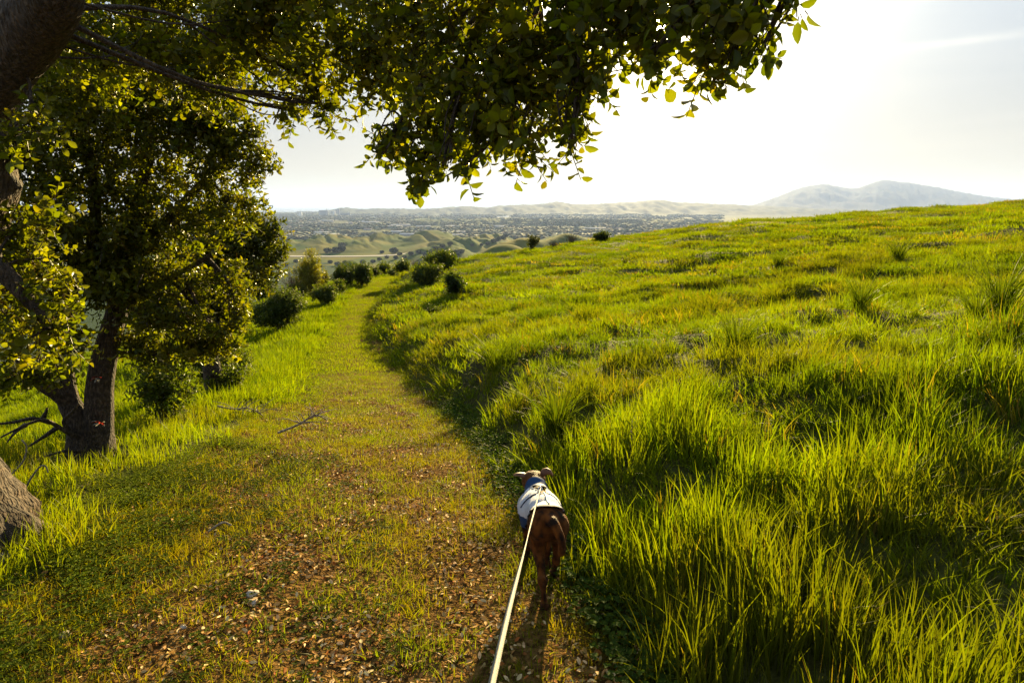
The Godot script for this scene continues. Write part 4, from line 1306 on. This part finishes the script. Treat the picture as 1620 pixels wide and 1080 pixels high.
	obj("side_panel", cut(near, func(p): return minf(minf(hem.call(p) - 0.004, 3.08 - ahead.call(p)), minf(p.y + 0.0 - (L.call(0, 0.125, 0) as Vector3).y, (mid.call(p) as Vector3).y - p.y + 0.0))).mesh(), blue, vest)
	obj("hem_band", cut(body_net(shape, 0.0055, 0.0128, 0.026)[0], func(p):
		var h: float = hem.call(p)
		return minf(minf(h + 0.006, 0.007 - h), p.y - (mid.call(p) as Vector3).y + 0.06)).mesh(), navy, vest)
	obj("collar", cut(neck_shell, func(p): return minf(minf(ahead.call(p) - 3.03, 3.092 - ahead.call(p) + (p.y - neck.y) * 0.2), 1.0)).mesh(), blue, vest)
	obj("opening_trim", cut(body_net(shape, 0.0045, 0.0135, 0.026)[0], func(p):
		var h: float = hole.call(p)
		return minf(h + 0.012, 0.003 - h) if p.y > (mid.call(p) as Vector3).y else -1.0).mesh(), blue, vest)
	# piping along the spine and the dark strap across the left shoulder
	var spine := []
	for i in 12:
		var u := lerpf(2.705, 2.885, i / 11.0)
		spine.append(on_surface(over, (mid.call(Vector3(0, 0, -u - root.z)) as Vector3) + Vector3(0.008, 0.0, 0), Vector3.UP))
	var b := MB.new()
	b.tube(spine, [0.004, 0.004, 0.004, 0.004, 0.004, 0.004, 0.004, 0.004, 0.004, 0.004, 0.004, 0.004], 6)
	obj("piping", b.mesh(), pale, vest)
	for s in [-1.0, 1.0]:
		var strap := []
		var radii := []
		for i in 12:
			var a := lerpf(0.3, 1.5, i / 11.0)
			var m: Vector3 = mid.call(Vector3(0, 0, -2.875 - root.z - 0.02 * sin(a)))
			strap.append(on_surface(over, m, Vector3(s * sin(a), cos(a), 0)))
			radii.append(0.0036)
		b = MB.new()
		b.tube(strap, radii, 6)
		obj("strap", b.mesh(), navy if s < 0 else pale, vest)
	# ring and clip of the leash at the opening
	var ring_at := on_surface(over, (mid.call(Vector3(0, 0, -2.925 - root.z)) as Vector3) + Vector3(-0.002, 0, 0), Vector3.UP)
	var tor := TorusMesh.new()
	tor.inner_radius = 0.007
	tor.outer_radius = 0.011
	var ring := obj("leash_ring", tor, plain(Color(0.7, 0.7, 0.7), 0.25), vest)
	(ring.material_override as StandardMaterial3D).metallic = 1.0
	ring.position = ring_at + Vector3(0, 0.006, 0)
	ring.rotation = Vector3(0.9, 0.3, 0)
	# leash: a flat pale webbing strap up to the walker's hand, out of view
	var hold := V(-0.035, 1.05, 0.62)
	var from := ring_at + root + Vector3(0, 0.008, 0.006)
	var lb := MB.new()
	for i in 61:
		var k := i / 60.0
		var p := from.lerp(hold, k) + Vector3(-0.02 * sin(k * PI), -0.085 * sin(k * PI) * (1.0 - 0.3 * k), 0)
		var twist := 0.5 + 1.7 * sin(k * 5.0 + 0.4) * (1.0 - k)
		var along := (hold - from).normalized()
		var side := along.cross(Vector3.UP).normalized()
		var across := side * cos(twist) + along.cross(side) * sin(twist)
		var thick := along.cross(across) * 0.0012
		for q in [across * 0.0052 + thick, across * -0.0052 + thick, across * -0.0052 - thick, across * 0.0052 - thick]:
			lb.v.append(p + q)
			lb.n.append((q as Vector3).normalized())
			lb.c.append(Color.WHITE)
		if i: lb.quad_rings((i - 1) * 4, i * 4, 4)
	for i in lb.v.size(): lb.v[i] -= from
	var web := triplanar(plain(Color(0.5, 0.46, 0.36), 0.75), 90.0, false)
	web.heightmap_enabled = true
	web.heightmap_texture = bump_tex(0.2, 128, 50)
	web.heightmap_scale = 0.1
	var leash := thing("leash", from, "pale flat webbing leash running from the dog's vest to the bottom edge", "leash")
	obj("strap", lb.mesh(), web, leash)
	b = MB.new()
	b.tube([Vector3(0, -0.004, -0.004), (lb.v[8] + lb.v[10]) * 0.5], [0.0045, 0.005], 7)
	var clip := obj("clip", b.mesh(), plain(Color(0.75, 0.74, 0.7), 0.25), leash)
	(clip.material_override as StandardMaterial3D).metallic = 1.0

func ball(r: float) -> SphereMesh:
	var m := SphereMesh.new()
	m.radius = r
	m.height = r * 2
	m.radial_segments = 16
	m.rings = 8
	return m

# the outermost point of a surface from a centre in a direction
func on_surface(b: MB, from: Vector3, dir: Vector3) -> Vector3:
	var best := from
	var score := -1.0
	for p in b.v:
		var d := p - from
		var along := d.dot(dir)
		if along <= 0.0: continue
		var off := (d - dir * along).length()
		if off < 0.006 and along > score:
			score = along
			best = from + dir * (along + 0.002)
	return best

# ------------------------------------------------------------------ grass
func tuft(blades: int, radius: float, h0: float, h1: float, width: float, lean: float, steps: int) -> ArrayMesh:
	var b := MB.new()
	for i in blades:
		var a := rng.randf() * TAU
		var d := Vector3(cos(a), 0, sin(a))
		var g := rng.randf_range(0.8, 1.2)
		var dry := rng.randf() < 0.025
		var c := Color(1.5, 1.05, 1.1) if dry else Color(g * rng.randf_range(0.85, 1.2), g, g * rng.randf_range(0.7, 1.2))
		b.blade(d * radius * sqrt(rng.randf()) + Vector3(0, -0.03 * h1, 0), Vector3(cos(a + rng.randfn() * 0.8), 0, sin(a + rng.randfn() * 0.8)) * minf(absf(rng.randfn()), 1.7) * lean, rng.randf_range(h0, h1), width * rng.randf_range(0.6, 1.2), rng.randf() * PI, c, steps)
	return b.mesh()

func clover(leaves: int, radius: float, size: float) -> ArrayMesh:
	var b := MB.new()
	for i in leaves:
		var a := rng.randf() * TAU
		var at := Vector3(cos(a), 0, sin(a)) * radius * sqrt(rng.randf())
		var h := rng.randf_range(0.012, 0.045)
		var g := rng.randf_range(0.75, 1.25)
		for k in 3:
			var f := a + k * TAU / 3.0
			var dir := Vector3(cos(f), rng.randf_range(-0.1, 0.5), sin(f)).normalized()
			b.leaf(at + Vector3(0, h, 0), dir, Vector3.UP, size, size * 0.85, 0.1, Color(g, g, g))
	return b.mesh()

func make_grass() -> void:
	var near := [tuft(14, 0.06, 0.12, 0.29, 0.0078, 0.32, 4), tuft(16, 0.07, 0.13, 0.36, 0.0082, 0.32, 4), tuft(14, 0.06, 0.08, 0.25, 0.0066, 0.4, 4)]
	var middle := [tuft(34, 0.2, 0.14, 0.34, 0.011, 0.35, 3), tuft(34, 0.2, 0.16, 0.4, 0.012, 0.3, 3)]
	var away := [tuft(60, 0.5, 0.14, 0.32, 0.024, 0.35, 2), tuft(60, 0.5, 0.1, 0.28, 0.026, 0.4, 2)]
	var short := [tuft(16, 0.06, 0.015, 0.06, 0.0035, 0.8, 2), tuft(16, 0.07, 0.02, 0.085, 0.004, 0.6, 3)]
	var mat := [tuft(60, 0.3, 0.015, 0.07, 0.013, 0.7, 2)]
	var greens := [clover(16, 0.07, 0.011), clover(14, 0.08, 0.014)]
	var bins := {}
	for k in ["near", "middle", "away", "short", "mat", "clover", "verge", "slope"]: bins[k] = [[], []]
	var put := func(kind: String, x: float, u: float, s: float, sy: float, c: Color, lean := Vector3.ZERO) -> void:
		var basis := Basis.from_euler(Vector3(lean.x, rng.randf() * TAU, lean.z)).scaled(Vector3(s, sy, s))
		bins[kind][0].append(Transform3D(basis, V(x, ground(x, u), u)))
		bins[kind][1].append(c)
	var deep := Color(0.098, 0.14, 0.009)
	var bright := Color(0.18, 0.225, 0.011)
	var straw := Color(0.24, 0.185, 0.05)
	var u := 1.0
	while u < 62.0:
		var du := maxf(0.12, u * 0.04)
		var lo := -0.86 * u - 1.0
		var hi := 0.86 * u + 0.8
		var right := 260.0 if u < 3.2 else (210.0 if u < 5.0 else (120.0 if u < 8.0 else (55.0 if u < 16.0 else (14.0 if u < 30.0 else 8.0))))
		var edge_r := look(S_R, u)
		var edge_l := edge_r - look(S_W, u)
		# the tall grass of the hillside
		var n := int(right * du * maxf(hi - edge_r, 0.0))
		for i in n:
			var x := rng.randf_range(edge_r - 0.02, hi)
			var v := u + rng.randf() * du
			var d := x - edge_r
			var clumpy := noise.get_noise_2d(x * 22.0 + 300.0, v * 22.0)
			var k := clampf((0.5 if u > 4.0 else 0.35) + noise.get_noise_2d(x * 7.0, v * 7.0 + 70.0) + rng.randfn() * 0.15, 0, 1)
			var c := bake(deep.lerp(bright, k), 0.18)
			var dry := noise.get_noise_2d(x * 4.0 + 700.0, v * 5.0)
			c = c.lerp(Color(0.15, 0.135, 0.016), clampf(dry * 2.2, 0, 0.45)) * lerpf(1.0, 0.92, clampf((u - 10.0) / 25.0, 0, 1))
			if rng.randf() < 0.04: c = bake(straw, 0.2)
			var sy := clampf(0.8 + clumpy * 1.1, 0.4, 1.4) * rng.randf_range(0.8, 1.2)
			sy *= 0.45 + 0.55 * smoothstep(-0.02, 0.28, d + rng.randfn() * 0.06)
			sy *= lerpf(1.0, 0.5, clampf((u - 2.0) / 4.5, 0, 1))
			var kind := "near" if u < 8.0 else ("middle" if u < 16.0 else "away")
			put.call(kind, x, v, rng.randf_range(0.8, 1.25), sy, c, Vector3(rng.randfn() * 0.1, 0, rng.randfn() * 0.1 + 0.12 * clampf(1.0 - d, 0, 1)))
		# the path: short worn grass, thin where feet have worn it away
		var thick := 800.0 if u < 4.0 else (480.0 if u < 7.0 else (300.0 if u < 12.0 else 40.0))
		n = int(thick * du * (edge_r - edge_l))
		for i in n:
			var v := u + rng.randf() * du
			var q := rng.randf()
			var x := lerpf(look(S_R, v), look(S_R, v) - look(S_W, v), q)
			var worn := exp(-pow((q - 0.42) / 0.4, 4)) * 0.84 * clampf(1.12 - u / 8.0, 0.0, 1.0)
			var patch := noise.get_noise_2d(x * 30.0 + 500.0, v * 30.0)
			if rng.randf() < worn + patch * 0.9: continue
			var k := clampf(0.35 + noise.get_noise_2d(x * 18.0, v * 18.0 + 200.0) * 1.2 + rng.randfn() * 0.25, 0, 1)
			var c := bake(Color(0.2, 0.155, 0.018).lerp(Color(0.155, 0.185, 0.012), clampf(k + 0.08 * u - 0.1, 0, 1)), 0.2)
			put.call("short" if u < 12.0 else "mat", x, v, rng.randf_range(0.7, 1.4), rng.randf_range(0.45, 1.05), c)
		# left of the path: clover and low herbs near by, then the grass of the verge and the slope below
		var left := 420.0 if u < 4.5 else (220.0 if u < 8.0 else (50.0 if u < 16.0 else (14.0 if u < 30.0 else 6.0)))
		var from := maxf(lo, edge_l - 30.0)
		n = int(left * du * maxf(edge_l + 0.5 - from, 0.0))
		for i in n:
			var x := rng.randf_range(from, edge_l + 0.5)
			var v := u + rng.randf() * du
			var dl := edge_l - x
			var k := clampf(0.5 + noise.get_noise_2d(x * 9.0, v * 9.0 + 20.0) + rng.randfn() * 0.2, 0, 1)
			if u < 8.0:
				var tall := smoothstep(0.15, 0.75, dl + noise.get_noise_2d(x * 16.0, v * 16.0) * 0.5 + (u - 4.2) * 0.14 + 1.2 * exp(-(pow(x + 2.5, 2) + pow(v - 3.1, 2)) / 0.3))
				if rng.randf() > tall:
					if u < 5.5 and rng.randf() < clampf(0.5 + noise.get_noise_2d(x * 26.0 + 11.0, v * 26.0) * 2.2, 0.05, 0.8): put.call("clover", x, v, rng.randf_range(0.7, 1.3), rng.randf_range(0.7, 1.5), bake(Color(0.11, 0.15, 0.012).lerp(Color(0.19, 0.22, 0.014), k), 0.22))
					elif rng.randf() < 0.5: put.call("short", x, v, rng.randf_range(0.8, 1.5), rng.randf_range(0.5, 1.2), bake(Color(0.13, 0.14, 0.016).lerp(bright, k), 0.2))
				elif rng.randf() < 0.45:
					put.call("verge", x, v, rng.randf_range(0.7, 1.1), rng.randf_range(0.35, 0.75), bake(Color(0.15, 0.15, 0.018).lerp(bright, k), 0.2))
			elif u < 16.0:
				put.call("slope", x, v, rng.randf_range(0.8, 1.2), rng.randf_range(0.35, 0.7) * smoothstep(-0.5, 0.3, dl) + 0.1, bake(deep.lerp(bright, k), 0.18))
			else:
				put.call("away", x, v, rng.randf_range(0.7, 1.1), (rng.randf_range(0.5, 0.9) * smoothstep(-0.5, 0.3, dl) + 0.1), bake(deep.lerp(bright, k), 0.18))
		# clover creeping in from the left over the near path
		if u < 5.0:
			n = int(220.0 * du)
			for i in n:
				var v := u + rng.randf() * du
				var q := 1.0 - absf(rng.randfn()) * 0.28
				var x := lerpf(look(S_R, v), look(S_R, v) - look(S_W, v), q)
				if noise.get_noise_2d(x * 24.0 + 80.0, v * 24.0) > 0.12: continue
				put.call("clover", x, v, rng.randf_range(0.6, 1.2), rng.randf_range(0.6, 1.2), bake(Color(0.1, 0.125, 0.012), 0.25))
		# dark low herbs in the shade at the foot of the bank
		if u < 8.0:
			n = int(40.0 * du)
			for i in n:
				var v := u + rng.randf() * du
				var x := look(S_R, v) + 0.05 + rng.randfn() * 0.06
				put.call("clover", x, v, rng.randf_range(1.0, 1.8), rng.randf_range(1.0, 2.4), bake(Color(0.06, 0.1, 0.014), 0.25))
		u += du
	var total := 0
	for row in [["near", near, "hillside_grass", "tall bright green grass covering the bank right of the path"], ["middle", middle, "hillside_grass", "green grass on the slope farther up the path"], ["away", away, "hillside_grass", "far green grass of the hillside up to its skyline"], ["short", short, "path_grass", "short yellowing grass worn thin on the path"], ["mat", mat, "path_grass", "low even grass on the far stretch of the path"], ["clover", greens, "clover", "small round-leaved green clover left of the path"], ["verge", near, "verge_grass", "yellow-green grass round the oak trunks at the left"], ["slope", middle, "verge_grass", "grass of the left verge and the slope below it"]]:
		var pile: Array = bins[row[0]]
		var meshes: Array = row[1]
		for m in meshes.size():
			var w := []
			var c := []
			for i in range(m, pile[0].size(), meshes.size()):
				w.append(pile[0][i])
				c.append(pile[1][i])
			total += w.size()
			tag(many(row[2], meshes[m], M.herb if row[0] == "clover" else (M.far_grass if row[0] in ["away", "middle", "mat", "slope"] else M.grass), w, c), row[3], "grass")
	print("tufts ", total)

# ------------------------------------------------------------------ fallen leaves
func dry_leaf(length: float, width: float, curl: float) -> ArrayMesh:
	var b := MB.new()
	b.leaf(Vector3(0, 0.004, -length / 2), Vector3(0, 0, 1), Vector3.UP, length, width, curl, Color.WHITE)
	return b.mesh()

func make_litter() -> void:
	var shapes := [dry_leaf(0.04, 0.022, -0.3), dry_leaf(0.034, 0.02, 0.35), dry_leaf(0.046, 0.024, -0.12), dry_leaf(0.028, 0.018, 0.5)]
	var w := [[], [], [], []]
	var c := [[], [], [], []]
	var colors := [Color(0.4, 0.24, 0.085), Color(0.27, 0.14, 0.04), Color(0.56, 0.4, 0.2), Color(0.25, 0.08, 0.018)]
	var single := 0
	var mats := []
	for k in colors:
		var m: StandardMaterial3D = M.litter.duplicate()
		m.albedo_color = (k as Color).linear_to_srgb()
		mats.append(m)
	for i in 36000:
		var u := 1.3 + 9.5 * pow(rng.randf(), 1.25)
		var q := 0.42 + rng.randfn() * 0.3
		if q < -0.05 or q > 1.2: continue
		var x := lerpf(look(S_R, u), look(S_R, u) - look(S_W, u), q)
		var patch := noise.get_noise_2d(x * 30.0 + 500.0, u * 30.0)
		if rng.randf() > 0.55 + patch * 1.6: continue
		var basis := Basis.from_euler(Vector3(rng.randfn() * 0.35, rng.randf() * TAU, rng.randfn() * 0.45)).scaled(Vector3.ONE * rng.randf_range(0.35, 0.75))
		var at := V(x, ground(x, u) + rng.randf_range(0.003, 0.02), u)
		var k := rng.randi() % 4
		var tone := 3 if rng.randf() < 0.1 else rng.randi() % 3
		if u < 2.9 and q < 0.9 and single < 180:
			single += 1
			var o := obj("fallen_leaf", shapes[k], mats[tone])
			o.transform = Transform3D(basis.scaled(Vector3.ONE * 1.1), at)
			tag(o, "small curled dry leaf lying on the brown worn part of the path", "leaf", "dry leaves scattered on the path")
			continue
		w[k].append(Transform3D(basis, at))
		c[k].append(bake(colors[tone], 0.25))
	for k in 4:
		tag(many("leaf_litter", shapes[k], M.litter, w[k], c[k]), "pale dry leaves strewn along the worn middle of the path", "leaves")
